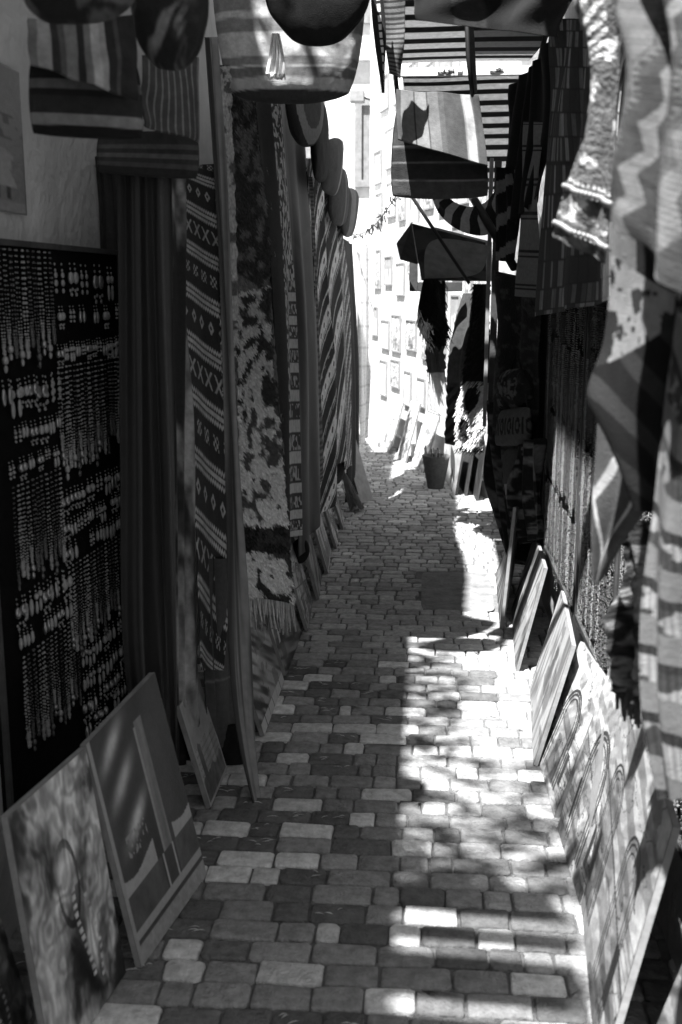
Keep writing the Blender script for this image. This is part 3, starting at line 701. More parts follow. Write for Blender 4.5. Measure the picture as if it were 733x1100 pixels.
C('runner', 'dark woven runner embroidered with pale zigzag bands and diamonds', 'rug', [(184, 178, 3.25), (192, 270, 3.22), (200, 400, 3.2), (208, 560, 3.2), (214, 720, 3.2)], [(233, 176, 3.55), (240, 270, 3.55), (246, 400, 3.55), (250, 560, 3.55), (240, 720, 3.4)], kilim_bands(.022, .5, .165, 2, -.28), GR, folds=(.5, .012), seed=2, nu=130, nv=560, mat='cloth', wob=.1)
C('cloth', 'plain dark grey cloth with a seam hanging lowest below the embroidered runner', 'cloth', [(216, 600, 3.3), (218, 700, 3.3), (224, 832, 3.3)], [(246, 600, 3.5), (250, 700, 3.5), (258, 800, 3.5)], lambda U, V, x, y: np.where(np.abs(V - .62) < .006, .15, .055 + .03 * fbm(x * 9, y * 9, 1)), GR, folds=(3, .012), seed=6)
C('scarf', 'long narrow pale grey scarf reaching the paving in a pointed end', 'scarf', [(221, 40, 3.28), (232, 200, 3.28), (241, 400, 3.28), (244, 540, 3.26), (247, 700, 3.2), (258, 800, 3.14), (279, 889, 3.1)], [(231, 40, 3.36), (242, 200, 3.36), (250, 400, 3.36), (258, 540, 3.36), (270, 690, 3.36), (275, 800, 3.25), (283, 890, 3.12)], lambda U, V, x, y: .03 + .15 * sstep(.35, .65, fbm(x * 60, y * 1.2, 3)) * (.7 + .6 * fbm(x * 90, y * 40, 5)), GR, folds=(2.6, .013), seed=17, taper=.9, mat='silk', nu=60, nv=200, wob=.1)
C('rug', 'pale speckled wool rug hanging high beside the narrow grey scarf', 'rug', [(228, 70, 3.5), (234, 200, 3.5), (240, 350, 3.5), (242, 430, 3.5)], [(249, 70, 3.75), (252, 200, 3.75), (251, 350, 3.7), (250, 430, 3.7)], shag([(0, 1.1, .10, .42, .46)], 3, 34), GR, folds=(1, .01), seed=8, nu=50, nv=260, mat='wool', rough=.008)
def shag_rug(name, label, L, R, pat, group, tuft=.012, density=9000, fr=None, **k):
    o = C(name, label, 'rug', L, R, pat, group, **k)
    p, n, w, h = cloth.last; nv_, nu_ = p.shape[:2]; c = pat(*np.meshgrid(np.linspace(0, 1, nu_), np.linspace(0, 1, nv_)), *[q for q in np.meshgrid(np.linspace(0, w, nu_), np.linspace(0, h, nv_))])
    # yarn tufts are part of the pile: merged into one child mesh
    r_ = np.random.RandomState(3); N_ = int(density * w * h); ii = r_.randint(0, nv_ - 1, N_); jj = r_.randint(0, nu_ - 1, N_)
    V = []; Fc = []; Cc = []
    sgn = 1.0
    nm = n.copy(); 
    # pile stands on the side facing the lane
    mid = p.mean(axis=(0, 1)); 
    if np.dot(nm.mean(axis=0), np.array([0, 0, H]) - mid) < 0: sgn = -1.0
    for q in range(N_):
        a = p[ii[q], jj[q]] + (p[ii[q] + 1, jj[q]] - p[ii[q], jj[q]]) * r_.rand() + (p[ii[q], jj[q] + 1] - p[ii[q], jj[q]]) * r_.rand(); nn = nm[ii[q]] * sgn
        l = tuft * r_.uniform(.6, 1.3); t1 = np.array([nn[1], -nn[0], 0]); sd = r_.uniform(-.5, .5)
        tip = a + nn * l * .7 + np.array([0, 0, -1]) * l * .9 + t1 * l * sd; r0 = .0035
        b = len(V); V += [a + t1 * r0, a - t1 * r0, tip + t1 * r0 * .5 + nn * .002, tip - t1 * r0 * .5, a + nn * .004]; cc = c[ii[q], jj[q]] * r_.uniform(.7, 1.25); Cc += [cc] * 5
        Fc += [(b, b + 1, b + 3, b + 2), (b, b + 2, b + 4), (b + 1, b + 4, b + 3), (b + 2, b + 3, b + 4)]
    link_mesh('pile', V, Fc, 'yarn', o, Cc, None, False)
    if fr: fringe(o, Vector(p[-1, 0]), Vector(p[-1, -1]), fr[0], fr[1], fr[2], .004, 5)
    return o
shag_rug('rug', 'shaggy cream and brown wool rug with a fringed lower edge', [(243, 95, 3.78), (243, 250, 3.78), (247, 400, 3.76), (253, 520, 3.76), (262, 640, 3.76)], [(271, 110, 4.45), (283, 250, 4.4), (288, 380, 4.4), (301, 520, 4.35), (311, 648, 4.25)],
         shag([(-.1, .38, .045, .17, .52), (.36, .60, .04, .55, .45), (.60, .83, .08, .62, .40), (.83, .88, .015, .04, .5), (.88, 1.1, .04, .6, .40)], 6, 22), GR, fr=(34, .12, .33), folds=(1.2, .02), seed=9, nu=90, nv=420, mat='wool', rough=.01, ragged=.02)
C('blanket', 'narrow pale blanket with dark snake like bands beside the shaggy rug top', 'blanket', [(256, 100, 4.4), (262, 170, 4.4), (275, 240, 4.4)], [(284, 100, 4.75), (285, 170, 4.75), (286, 240, 4.75)], lambda U, V, x, y: np.where(np.mod(y / .07 + .25 * np.sin(x * 30), 1) > .72, .08, .38), GR, folds=(1, .01), seed=10, nu=40, nv=100)
C('rug', 'black rug with a flowered strip above and pale bars below', 'rug', [(279, 100, 4.62), (290, 250, 4.62), (297, 400, 4.62), (301, 578, 4.62)], [(305, 100, 5.2), (315, 250, 5.2), (321, 400, 5.2), (324, 575, 5.1)], floral_blocks(3), GR, folds=(.8, .015), seed=11, nu=90, nv=420, wob=.1)
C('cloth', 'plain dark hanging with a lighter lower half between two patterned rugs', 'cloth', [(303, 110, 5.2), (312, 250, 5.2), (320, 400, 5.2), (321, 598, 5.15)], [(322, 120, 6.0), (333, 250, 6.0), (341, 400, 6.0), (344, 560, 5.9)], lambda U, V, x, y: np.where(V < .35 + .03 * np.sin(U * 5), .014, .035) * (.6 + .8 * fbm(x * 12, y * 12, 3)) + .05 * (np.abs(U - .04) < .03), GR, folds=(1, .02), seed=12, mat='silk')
C('cloth', 'thin grey ribbed cloth edge showing before the geometric blankets', 'cloth', [(326, 190, 5.9), (333, 330, 5.9), (340, 520, 5.85)], [(334, 190, 6.05), (341, 330, 6.05), (347, 515, 6.0)], lambda U, V, x, y: np.where(np.mod(y / .03, 1) > .5, .16, .05), GR, folds=(1, .008), seed=51, nu=20, nv=200)
C('rug', 'narrow brown tufted rug edge between the shaggy rug and the flowered one', 'rug', [(270, 180, 4.5), (284, 300, 4.5), (293, 430, 4.5), (300, 540, 4.5)], [(284, 180, 4.7), (296, 300, 4.7), (304, 430, 4.7), (309, 545, 4.65)], shag([(-.1, 1.1, .02, .14, .5)], 13, 40), GR, folds=(1, .01), seed=52, nu=30, nv=200, mat='wool', rough=.008)
C('blanket', 'black and white geometric blanket, nearest of the chevron ones', 'blanket', [(327, 170, 5.95), (336, 300, 5.95), (341, 420, 5.95), (343, 556, 5.95)], [(346, 170, 6.5), (352, 300, 6.5), (358, 420, 6.5), (361, 540, 6.4)], chevron(1, .015, .75, .30), GR, folds=(1, .015), seed=13, nu=80, nv=360)
C('blanket', 'darker geometric blanket with wide black zones, middle of the chevron ones', 'blanket', [(344, 200, 6.55), (352, 330, 6.55), (360, 500, 6.5)], [(358, 210, 7.1), (365, 330, 7.1), (371, 495, 7.0)], chevron(5, .012, .6, .4), GR, folds=(1, .012), seed=14, nu=70, nv=300)
C('blanket', 'finely ribbed blanket, farthest of the chevron ones', 'blanket', [(358, 240, 7.1), (365, 340, 7.1), (370, 505, 7.05)], [(370, 245, 7.7), (376, 340, 7.7), (378, 500, 7.6)], chevron(8, .02, .4, .12), GR, folds=(1, .01), seed=15, nu=60, nv=300)
C('cloth', 'last black cloth of the left row, beside the bright lane', 'cloth', [(369, 255, 7.75), (375, 400, 7.7), (373, 540, 7.7)], [(376, 262, 8.6), (384, 400, 8.5), (383, 530, 8.4)], plain(.02, 5), GR, folds=(2, .02), seed=16)
C('cloth', 'sunlit white cloth hanging on the white house beyond the last rug', 'cloth', [(383, 262, 9.5), (385, 380, 9.5), (388, 478, 9.5)], [(403, 262, 9.6), (398, 380, 9.6), (393, 470, 9.6)], lambda U, V, x, y: .7 - .2 * (np.mod(y / .16, 1) < .1), GR, folds=(2, .02), seed=17)
# bags in a row under the added far left awning
def pouch(label, tl, tr, br, bl, pat, t=.07, rnd=.9, group='cloth bags hung along the left row', strap=True, name='cloth_bag', mat='cloth', cat='bag', seed=0, **k):
    q = [P(*tl), P(*tr), P(*br), P(*bl)]
    root = empty(name, (q[2] + q[3]) / 2); tag(root, label, cat, group)
    pillow('body', q, t, pat, mat, root, rnd, seed=seed, **k)
    if strap:
        a, b = q[0], q[1]; m_ = (a + b) / 2 + Vector((0, 0, .28))
        strips('strap', [[a.lerp(b, .1), a.lerp(m_, .5), m_, b.lerp(m_, .5), b.lerp(a, .1)]], 'iron', root, .006, .05, 5)
    return root
pouch('rounded bag with a pale curved trim, first of the left bag row', (303, 85, 4.9), (348, 85, 5.3), (345, 158, 5.3), (314, 158, 4.9), lambda U, V, x, y: np.where(np.abs(np.hypot((U - .55) * 1.2, (V - .42) * .9) - .40) < .10, .26, np.where(np.hypot((U - .55) * 1.2, (V - .42) * .9) < .3, .09, .02)), rnd=.45, seed=1, strap=False)
pouch('narrow black bag behind the curved trim bag', (334, 100, 5.6), (350, 112, 6.1), (351, 196, 6.1), (338, 196, 5.6), plain(.008), rnd=.2, seed=2, strap=False)
pouch('grey bag with a light edge, third of the left bag row', (350, 148, 6.0), (370, 148, 6.5), (362, 213, 6.5), (344, 205, 6.0), lambda U, V, x, y: np.where(U > .75, .26, .07) * (.8 + .4 * fbm(x * 20, y * 20)), rnd=.25, seed=3, strap=False)
pouch('dark round bottomed bag, fourth of the left bag row', (356, 180, 6.6), (374, 180, 7.1), (372, 245, 7.1), (353, 240, 6.6), stripes([.6, .66], [.05, .14, .06]), rnd=.4, seed=4, strap=False)
pouch('small striped bag, last of the left bag row', (370, 200, 7.2), (386, 204, 7.7), (379, 256, 7.7), (366, 254, 7.2), stripes([.3, .6], [.05, .16, .07]), rnd=.4, seed=5, strap=False)
# ------------- flap bags
def flapbag(label, body, flap, bpat, fpat, t=.05, group='striped flap bags', straps=(), round_=.12):
    q = [P(*c) for c in body]; root = empty('flap_bag', (q[2] + q[3]) / 2); tag(root, label, 'bag', group)
    pillow('body', q, t, bpat, 'cloth', root, round_, seed=len(label), crease=.006, nu=70, nv=60)
    f = [P(*c) for c in flap]
    Lp = [flap[0], ((flap[0][0] + flap[3][0]) / 2 - 1, (flap[0][1] + flap[3][1]) / 2, (flap[0][2] + flap[3][2]) / 2), flap[3]]
    Rp = [flap[1], ((flap[1][0] + flap[2][0]) / 2 + 1, (flap[1][1] + flap[2][1]) / 2, (flap[1][2] + flap[2][2]) / 2), flap[2]]
    cloth('flap', Lp, Rp, fpat, nu=110, nv=50, folds=(1.3, .012), seed=len(label), parent=root, thick=.006)
    if straps: strips('strap', [[P(*c) for c in s] for s in straps], 'iron', root, .008, .06, 6)
    return root
flapbag('grey bag with a lifted striped flap hanging in the middle of the lane', [(424, 110, 4.03), (516, 108, 4.03), (528, 214, 4.03), (418, 214, 4.03)], [(426, 97, 3.99), (514, 102, 3.99), (524, 178, 3.90), (428, 150, 3.90)],
        stripes([.10, .45, .475, .62, .64, .80, .815], [.05, .04, .17, .03, .14, .03, .2, .06], 'v', .01),
        stripes([.05, .20, .215, .36, .375, .50, .56, .78, .80, .90, .92], [.05, .13, .03, .14, .03, .10, .06, .045, .16, .24, .06, .04], 'u', .01),
        straps=[[(428, 112, 4.0), (423, 60, 4.0), (428, -20, 4.0)], [(508, 104, 4.0), (503, 60, 4.0), (500, -20, 4.0)]])
flapbag('dark bag with a wide striped flap hanging at the top left corner', [(30, 58, 2.12), (150, 66, 2.2), (157, 152, 2.2), (32, 146, 2.12)], [(30, 20, 2.08), (143, 18, 2.16), (149, 108, 2.12), (33, 68, 2.04)],
        stripes([.22, .30, .42, .5, .72, .86], [.008, .010, .08, .012, .02, .14, .008], 'v', .01),
        stripes([.08, .20, .27, .33, .45, .52, .58, .66, .72, .80, .84], [.12, .22, .02, .06, .14, .02, .13, .30, .22, .02, .05, .02], 'u', .01))
flapbag('dark bag with a ribbed flap hanging behind the top left one', [(104, 142, 2.75), (214, 140, 2.9), (214, 194, 2.9), (103, 186, 2.75)], [(152, 60, 2.7), (213, 62, 2.8), (216, 152, 2.76), (155, 136, 2.66)],
        stripes([.3, .4, .5, .6, .7, .8], [.03, .06, .03, .07, .03, .05, .02], 'v', .02),
        lambda U, V, x, y: np.where(np.mod(U * 9, 1) > .75, .14, .05) * (.7 + .5 * fbm(x * 30, y * 30)))
GT = 'bags hung overhead across the lane'
pouch('big pale striped bag with a white tassel at the top of the lane', (220, -70, 3.9), (400, -70, 3.9), (383, 112, 3.9), (242, 112, 3.9), stripes([.48, .52, .60, .74, .79, .80, .86, .93], [.22, .50, .22, .50, .22, .6, .16, .42, .05], 'v', .015), t=.20, rnd=.22, group=GT, strap=False, power=.33, seed=11, crease=.008, nu=80, nv=80)
o = C('tassel', 'white frayed tassel tied to the big pale striped bag', 'tassel', [(293, 36, 3.66), (289, 60, 3.66), (286, 80, 3.66)], [(300, 36, 3.66), (305, 60, 3.66), (307, 80, 3.66)], plain(.7), folds=(3, .006), nu=30, nv=30)
fringe(o, P(287, 78, 3.66), P(306, 78, 3.66), 30, .02, .6, .002)
pouch('black round bag overlapping the big pale striped bag', (280, -90, 3.62), (404, -90, 3.62), (396, 50, 3.62), (286, 50, 3.62), stripes([.62, .66], [.012, .03, .012], 'v', .06), t=.14, rnd=.6, group=GT, strap=False, seed=12)
pouch('dark bundled bag with blurred light folds left of the big striped bag', (140, -50, 2.3), (226, -50, 2.3), (218, 76, 2.3), (146, 74, 2.3), lambda U, V, x, y: .015 + .13 * sstep(.56, .7, fbm(x * 16, y * 16 + x * 20, 5)), t=.16, rnd=.55, group=GT, strap=False, seed=13, crease=.02)
pouch('dark crumpled bag cut by the top edge above the wide striped flap', (20, -70, 1.9), (150, -70, 1.95), (150, 24, 1.95), (24, 30, 1.9), lambda U, V, x, y: .012 + .06 * sstep(.5, .6, fbm(x * 20, y * 20, 8)), t=.12, rnd=.5, group=GT, strap=False, seed=14, crease=.02)
C('shawl', 'dark hanging shawl with a frayed edge across the top right of the lane', 'shawl', [(445, -40, 3.3), (443, -10, 3.3), (448, 22, 3.3)], [(612, -40, 2.9), (608, 0, 2.9), (600, 40, 2.9)], stripes([.3, .5, .7], [.01, .025, .008, .012], 'u', .05), folds=(2, .012), nu=80, nv=40)
# belt and fringe hanging left of the bag
C('belt', 'black fringed belt with white stitches hanging at the top of the lane', 'belt', [(396, -30, 3.7), (400, 20, 3.7), (405, 60, 3.7), (410, 100, 3.7)], [(408, -30, 3.72), (413, 20, 3.72), (414, 60, 3.72), (414, 100, 3.72)], lambda U, V, x, y: np.where((np.abs(U - .6) < .09) & (np.mod(V * 14, 1) > .3), .6, .02), folds=(1, .004), nu=30, nv=200)
C('belt', 'ribbed grey woven strap beside the black fringed belt', 'belt', [(412, -30, 3.8), (413, 30, 3.8), (417, 80, 3.8)], [(434, -30, 3.82), (434, 30, 3.82), (430, 84, 3.82)], lambda U, V, x, y: np.where(np.mod(V * 22, 1) > .45, .12, .03), folds=(.5, .012), nu=30, nv=150)
# things at the left foot
pouch('black crumpled cloth bundle hanging low behind the pale scarf', (224, 785, 3.4), (270, 770, 3.45), (268, 868, 3.4), (228, 878, 3.35), plain(.015), rnd=.6, group='bundles at the foot of the left row', strap=False, seed=21, crease=.02)
pouch('second black bag lying in the shade behind the first bundle', (232, 700, 3.9), (275, 690, 4.0), (272, 780, 4.0), (236, 800, 3.9), plain(.02), rnd=.6, group='bundles at the foot of the left row', strap=False, seed=22, crease=.02)
pouch('black rounded end of a rolled cloth below the plain dark hanging', (314, 580, 5.2), (332, 575, 5.3), (332, 604, 5.3), (312, 607, 5.2), plain(.01), rnd=.9, t=.05, group='bundles at the foot of the left row', strap=False, seed=23)
a = G(388, 541); b = G(401, 537); m = MB(); up = P(362, 450, a.y + .25) - a; m.box(a, b - a, (0, .03, 0), up); tag(m.build('plank', 'wood', None, bevel=.003), 'pale wooden plank leaning at the far end of the left row', 'plank')
root = empty('broom', G(384, 545)); tag(root, 'straw broom head resting in the corner by the leaning plank', 'broom')
qa = P(366, 500, 7.5); qb = G(384, 548); rd = random.Random(4); segs = []
for i in range(70):
    e = qb + Vector((rd.uniform(-.06, .05), rd.uniform(-.05, .05), rd.uniform(.002, .02))); segs.append([qa + Vector((rd.uniform(-.01, .01), rd.uniform(-.01, .01), 0)), qa.lerp(e, .5) + Vector((rd.uniform(-.02, .02), 0, 0)), e])
strips('bristles', segs, 'palewood', root, .0025, .3, 4); strips('handle', [[qa + Vector((0, 0, -.02)), P(355, 380, 7.6)]], 'wood', root, .011, .3, 8)
pouch('small dark pouch hanging above the broom', (352, 470, 7.2), (372, 470, 7.3), (370, 520, 7.3), (354, 520, 7.2), plain(.05), rnd=.7, t=.05, group='bundles at the foot of the left row', strap=False, seed=24)
# basket
c0 = G(468, 524); c1 = P(464, 489, c0.y); root = empty('basket', c0); tag(root, 'tapered woven basket of brushes standing by the sunlit wall', 'basket')
V = []; Fc = []; Cc = []; n = 24; hh = c1.z
for i in range(9):
    t_ = i / 8; r = .065 + .05 * t_; zz = hh * t_
    for j in range(n): V.append(c0 + Vector((r * math.cos(2 * math.pi * j / n), r * math.sin(2 * math.pi * j / n), zz))); Cc.append(.12)
for j in range(n): V.append(c0 + Vector((.10 * math.cos(2 * math.pi * j / n), .10 * math.sin(2 * math.pi * j / n), hh))); Cc.append(.12)
for j in range(n): V.append(c0 + Vector((.06 * math.cos(2 * math.pi * j / n), .06 * math.sin(2 * math.pi * j / n), .02))); Cc.append(.12)
for i in range(10):
    for j in range(n): Fc.append((i * n + j, i * n + (j + 1) % n, (i + 1) * n + (j + 1) % n, (i + 1) * n + j))
link_mesh('body', V, Fc, 'basket', root, Cc)
segs = []; rd = random.Random(6)
for i in range(26):
    an = rd.uniform(0, 6.28); r = rd.uniform(.0, .08); q = c0 + Vector((r * math.cos(an), r * math.sin(an), hh * .5)); segs.append([q, q + Vector((rd.uniform(-.05, .05), rd.uniform(-.05, .05), hh * .5 + rd.uniform(.0, .07)))])
strips('brushes', segs, 'yarn', root, .007, [rd.uniform(.03, .3) for _ in segs], 5)

# ================================================================== RIGHT ROW
# necklace boards on the right wall
GRN = 'necklaces on the right boards'
def rp(y, z): return Vector((.565, y, z))
boards = [(3.92, 5.15, 'far'), (3.10, 3.88, 'middle'), (2.42, 3.06, 'near'), (1.62, 2.38, 'nearest')]
rd = random.Random(77)
for (y0, y1, nm) in boards:
    root = empty('jewellery_board', rp((y0 + y1) / 2, .42)); tag(root, '%s black board of massed bead necklaces on the right wall' % nm, 'display board', 'right jewellery boards')
    m = MB(); m.abox(.575, .60, y0, y1, .40, 1.72); m.build('panel', 'felt', root)
    m = MB(); m.abox(.562, .574, y0, y0 + .018, .40, 1.72); m.abox(.562, .574, y1 - .018, y1, .40, 1.72); m.abox(.562, .574, y0 + .018, y1 - .018, .40, .418); m.abox(.562, .574, y0 + .018, y1 - .018, 1.702, 1.72); m.build('frame', 'darkwood', root)
    step = {'far': .062, 'middle': .058, 'near': .055, 'nearest': .085}[nm]
    for zi, z in enumerate((1.69, 1.37, 1.05, .73)):
        y = y0 + .04
        while y < y1 - .03:
            put(rd.choice(multi_meshes), 'necklace', Vector((.572, y, z + rd.uniform(-.02, .02))), math.pi / 2 + rd.uniform(-.1, .1), 'bead necklace in the %s row of the %s right board' % (('top', 'second', 'third', 'bottom')[zi], nm), 'necklace', GRN, rd.uniform(.95, 1.15)); y += step * rd.uniform(.9, 1.12)
GR2 = 'textiles hanging along the right wall'
C('blanket', 'pale grey blanket with thin black double stripes beside the awning pole', 'blanket', [(566, 130, 5.3), (560, 220, 5.3), (554, 318, 5.3)], [(584, 130, 5.0), (580, 220, 5.0), (577, 320, 5.0)], lambda U, V, x, y: np.where((np.mod(y / .14, 1) < .08) | ((np.mod(y / .14, 1) > .16) & (np.mod(y / .14, 1) < .22)), .02, .20), GR2, folds=(1, .01), nu=30, nv=220)
C('quilt', 'dark patchwork quilt hanging above the necklaces on the right', 'quilt', [(596, 20, 4.6), (588, 150, 4.7), (576, 340, 4.9)], [(672, 20, 2.75), (668, 150, 2.75), (664, 322, 2.75)], plaid(4, .012, .30), GR2, folds=(3, .015), nu=200, nv=160, seed=20)
C('curtain', 'black curtain hanging from the striped awning to the wall', 'curtain', [(553, 92, 5.7), (546, 150, 5.7), (540, 250, 5.7)], [(598, 40, 4.9), (592, 150, 4.9), (580, 210, 4.95)], plain(.012), GR2, folds=(4, .02), nu=60, nv=60)
# near textiles
o = C('shawl', 'chunky embroidered shawl with beaded hem hanging near on the right', 'shawl', [(600, -40, 1.95), (622, 30, 1.93), (632, 75, 1.92), (622, 140, 1.92), (604, 200, 1.92), (592, 254, 1.92)], [(672, -40, 1.85), (670, 30, 1.85), (668, 75, 1.85), (665, 150, 1.85), (662, 220, 1.85), (655, 284, 1.87)],
  lambda U, V, x, y: np.where(V < .36, np.where((np.mod(y / .022 + 2 * x / .05, 1) > .5) & (U < .62), .32, .07), np.where((np.abs(V - .80) < .012) | (np.abs(V - .93) < .012) | (np.abs(V - .77) < .008), .4 * (np.mod(U * 16, 1) > .35) + .05, .08)) * (.6 + .8 * fbm(x * 60, y * 60, 3)) + .28 * sstep(.56, .62, fbm(x * 32, y * 32, 9)) * (V < .9), GR2, folds=(1.5, .015), nu=130, nv=240, seed=21, mat='wool', rough=.003)
p = cloth.last[0]
for vv in (.80, .93):
    pts = []; rr = []
    for i in range(22):
        q = p[int(vv * (p.shape[0] - 1)), int(i / 21 * (p.shape[1] - 1))]; pts.append((q[0] - .002, q[1] - .008, q[2])); rr.append(.0052)
    me = bead_mesh('beads', pts, rr, 'bone'); ob = bpy.data.objects.new('beads', me); COL.objects.link(ob); ob.parent = o
def zig(U, V, x, y):
    t = np.mod(V * 7, 1); c = .60 - .70 * (V - .28) + .05 * (np.abs(np.mod(V * 6, 1) - .5) * 4 - 1)
    d = np.abs(U - c); r = np.where(U < c, .19, .16)
    r = np.where(d < .20, .10, r); r = np.where((d > .19) & (d < .235), np.where(np.mod(y / .008, 1) > .5, .05, .22), r)
    r = np.where((d > .27) & (d < .285), .08, r); r = np.where(d < .055, .34, r)
    r = np.where((U > c + .34) , np.where(U > c + .5, .12, .30), r)
    return .45 * r * (.6 + .8 * fbm(x * 50, y * 50, 2)) * (.75 + .5 * (np.mod(y / .006, 1) > .5))
C('shawl', 'pale striped shawl with a white zigzag draped nearest at the top right', 'shawl', [(660, -60, 1.42), (668, 20, 1.42), (664, 100, 1.42), (656, 170, 1.42), (664, 235, 1.42)], [(770, -60, 1.3), (770, 20, 1.3), (765, 120, 1.3), (760, 230, 1.3), (755, 345, 1.3)], zig, GR2, folds=(2.2, .014), nu=120, nv=200, seed=22, wob=.5)
C('shawl', 'dark shawl with a tufted medallion hanging in front of the necklaces', 'shawl', [(662, 205, 1.62), (658, 290, 1.62), (645, 360, 1.62), (637, 415, 1.62), (655, 470, 1.62), (690, 545, 1.6)], [(745, 235, 1.5), (745, 300, 1.5), (742, 380, 1.5), (738, 450, 1.5), (728, 520, 1.5), (715, 560, 1.55)],
  lambda U, V, x, y: np.where((V > .16 + .12 * U) & (V < .52 - .25 * U) & (U < .75), np.where(fbm(x * 40, y * 40, 7) > .5, .16, .015), np.where((V + .25 * U > .5), np.where((np.mod((V * 1.0 - .25 * U) / .21, 1) > .6), .018, .005), np.where((U < .3) & (V < .42), .10, .006))), GR2, folds=(1.5, .015), nu=110, nv=200, seed=23, wob=.4)
def Vpat(U, V, x, y):
    a = np.abs(np.abs(U - .38) * 1.3 + V - .86) < .045; b = np.abs(V - .40 + .5 * U) < .04
    return np.where(a & (U < .9), .30, np.where(b & (U < .6), .25, .05)) * (.75 + .5 * fbm(x * 50, y * 50, 3))
C('shawl', 'grey shawl corner with a white V line pointing down', 'shawl', [(643, 445, 1.75), (640, 520, 1.75), (638, 580, 1.75), (637, 626, 1.75)], [(675, 470, 1.72), (694, 538, 1.7), (668, 585, 1.72), (643, 628, 1.75)], Vpat, GR2, folds=(1, .008), nu=90, nv=120, seed=24)
C('scarf', 'long twisted pale striped scarf hanging at the right edge', 'scarf', [(722, 330, 1.5), (708, 430, 1.5), (697, 520, 1.5), (689, 610, 1.5), (688, 690, 1.5), (694, 770, 1.5), (712, 858, 1.5)], [(760, 330, 1.42), (757, 430, 1.42), (752, 520, 1.42), (750, 610, 1.42), (752, 690, 1.42), (750, 770, 1.42), (748, 858, 1.44)],
  lambda U, V, x, y: np.where(np.mod((y - .7 * x) / .105, 1) < .45, .12, np.where(np.mod((y - .7 * x) / .105, 1) < .6, .02, np.where(fbm(x * 45, y * 45, 2) > .5, .19, .035)) * (.6 + .8 * fbm(x * 60, y * 60, 7)) * (.8 + .4 * (np.mod(x / .006, 1) > .5))), GR2, folds=(1.3, .016), nu=90, nv=300, seed=25, wob=.15)
o = C('shawl', 'dark fringed shawl end between the necklaces and the twisted scarf', 'shawl', [(668, 560, 1.9), (664, 640, 1.9), (662, 740, 1.9)], [(700, 560, 1.8), (702, 640, 1.8), (704, 760, 1.8)], shag([(-.1, 1.1, .015, .12, .55)], 5, 50), GR2, folds=(2, .02), nu=50, nv=120, seed=26, mat='wool', rough=.01)
fringe(o, P(662, 735, 1.9), P(704, 755, 1.8), 26, .06, .06, .003, 7)

# striped awning from the right wall (seen from below)
def awning_sheet(name, L, R, n, parent, seed=0):
    return cloth(name, L, R, lambda U, V, x, y: np.where(np.mod(V * n, 1) > .44, .66, .04), nu=50, nv=n * 16, folds=(.5, .02), seed=seed, mat='thin', parent=parent, thick=.002, wob=.1)
root = empty('awning', Vector((.5, 5.5, 2.6))); tag(root, 'striped cloth awning seen from below, stretched over the lane from the right', 'awning')
def AW(x, y, z): 
    q = Vector((x, y, z)) - Vector((0, 0, H)); c_ = RM.transposed() @ q; return (CX + F * c_.x / -c_.z, CY - F * c_.y / -c_.z, y)
awning_sheet('near_sheet', [AW(-.16, 3.9, 2.78), AW(-.16, 4.8, 2.72), AW(-.15, 5.68, 2.70)], [AW(.56, 3.9, 2.78), AW(.55, 4.8, 2.72), AW(.48, 5.68, 2.70)], 10, root)
awning_sheet('far_sheet', [AW(-.15, 5.82, 2.67), AW(-.08, 6.3, 2.44), AW(.20, 6.9, 2.18)], [AW(.48, 5.82, 2.67), AW(.50, 6.3, 2.44), AW(.46, 6.9, 2.18)], 12, root)
m = MB(); m.abox(-.17, .49, 5.72, 5.755, 2.645, 2.685, .6); bar = m.build('bar', 'white', root)
# painted script on the bar
sc = []
def glyph(x0, pts): sc.append([Vector((x0 + a * .045, 5.716, 2.665 + b * .014)) for a, b in pts])
glyph(.03, [(0, -.3), (.3, -.6), (.7, -.2), (.8, .5)]); glyph(.06, [(0, .6), (.2, -.4), (.7, -.5), (1, .3), (.6, .4), (.5, 0)]); glyph(.11, [(0, .7), (0, -.6)]); glyph(.13, [(0, -.5), (.5, -.5), (.5, .3)])
glyph(.29, [(0, -.2), (.4, -.5), (1, -.3), (1.2, .3)]); glyph(.32, [(0, .2), (.4, .6), (.8, .1), (.3, -.3)])
strips('script', sc, 'iron', bar, .0028, .05, 5)
m = MB(); m.box((.485, 5.0, 2.70), (0, 1.9, -.55), (.02, 0, 0), (0, 0, .02)); m.build('side_rod', 'iron', root)
m = MB(); m.box(P(500, -20, 4.6), P(506, -20, 4.6) - P(500, -20, 4.6), (0, 0, .02), P(508, 100, 5.7) - P(500, -20, 4.6)); m.build('cross_rod', 'darkwood', root)
# pole, stays
m = MB(); m.abox(.335, .357, 6.35, 6.375, .80, 2.32); tag(m.build('plank', 'wood', None, bevel=.003), 'pale narrow plank hanging upright from the striped awning', 'plank')
m = MB(); m.abox(.362, .40, 6.3, 6.33, .76, 2.3); tag(m.build('plank', 'darkwood', None, bevel=.003), 'dark narrow plank hanging just right of the pale one', 'plank')
o = strips('iron_rod', [[P(440, 207, 6.2), P(504, 304, 6.5)]], 'iron', None, .010, .03, 8); tag(o, 'thin black stay rod slanting down to the tilted painting', 'rod')
o = strips('iron_rod', [[P(504, 205, 6.0), P(553, 288, 5.6)]], 'iron', None, .022, .03, 8); tag(o, 'thick black bar slanting to the right wall under the awning', 'rod')
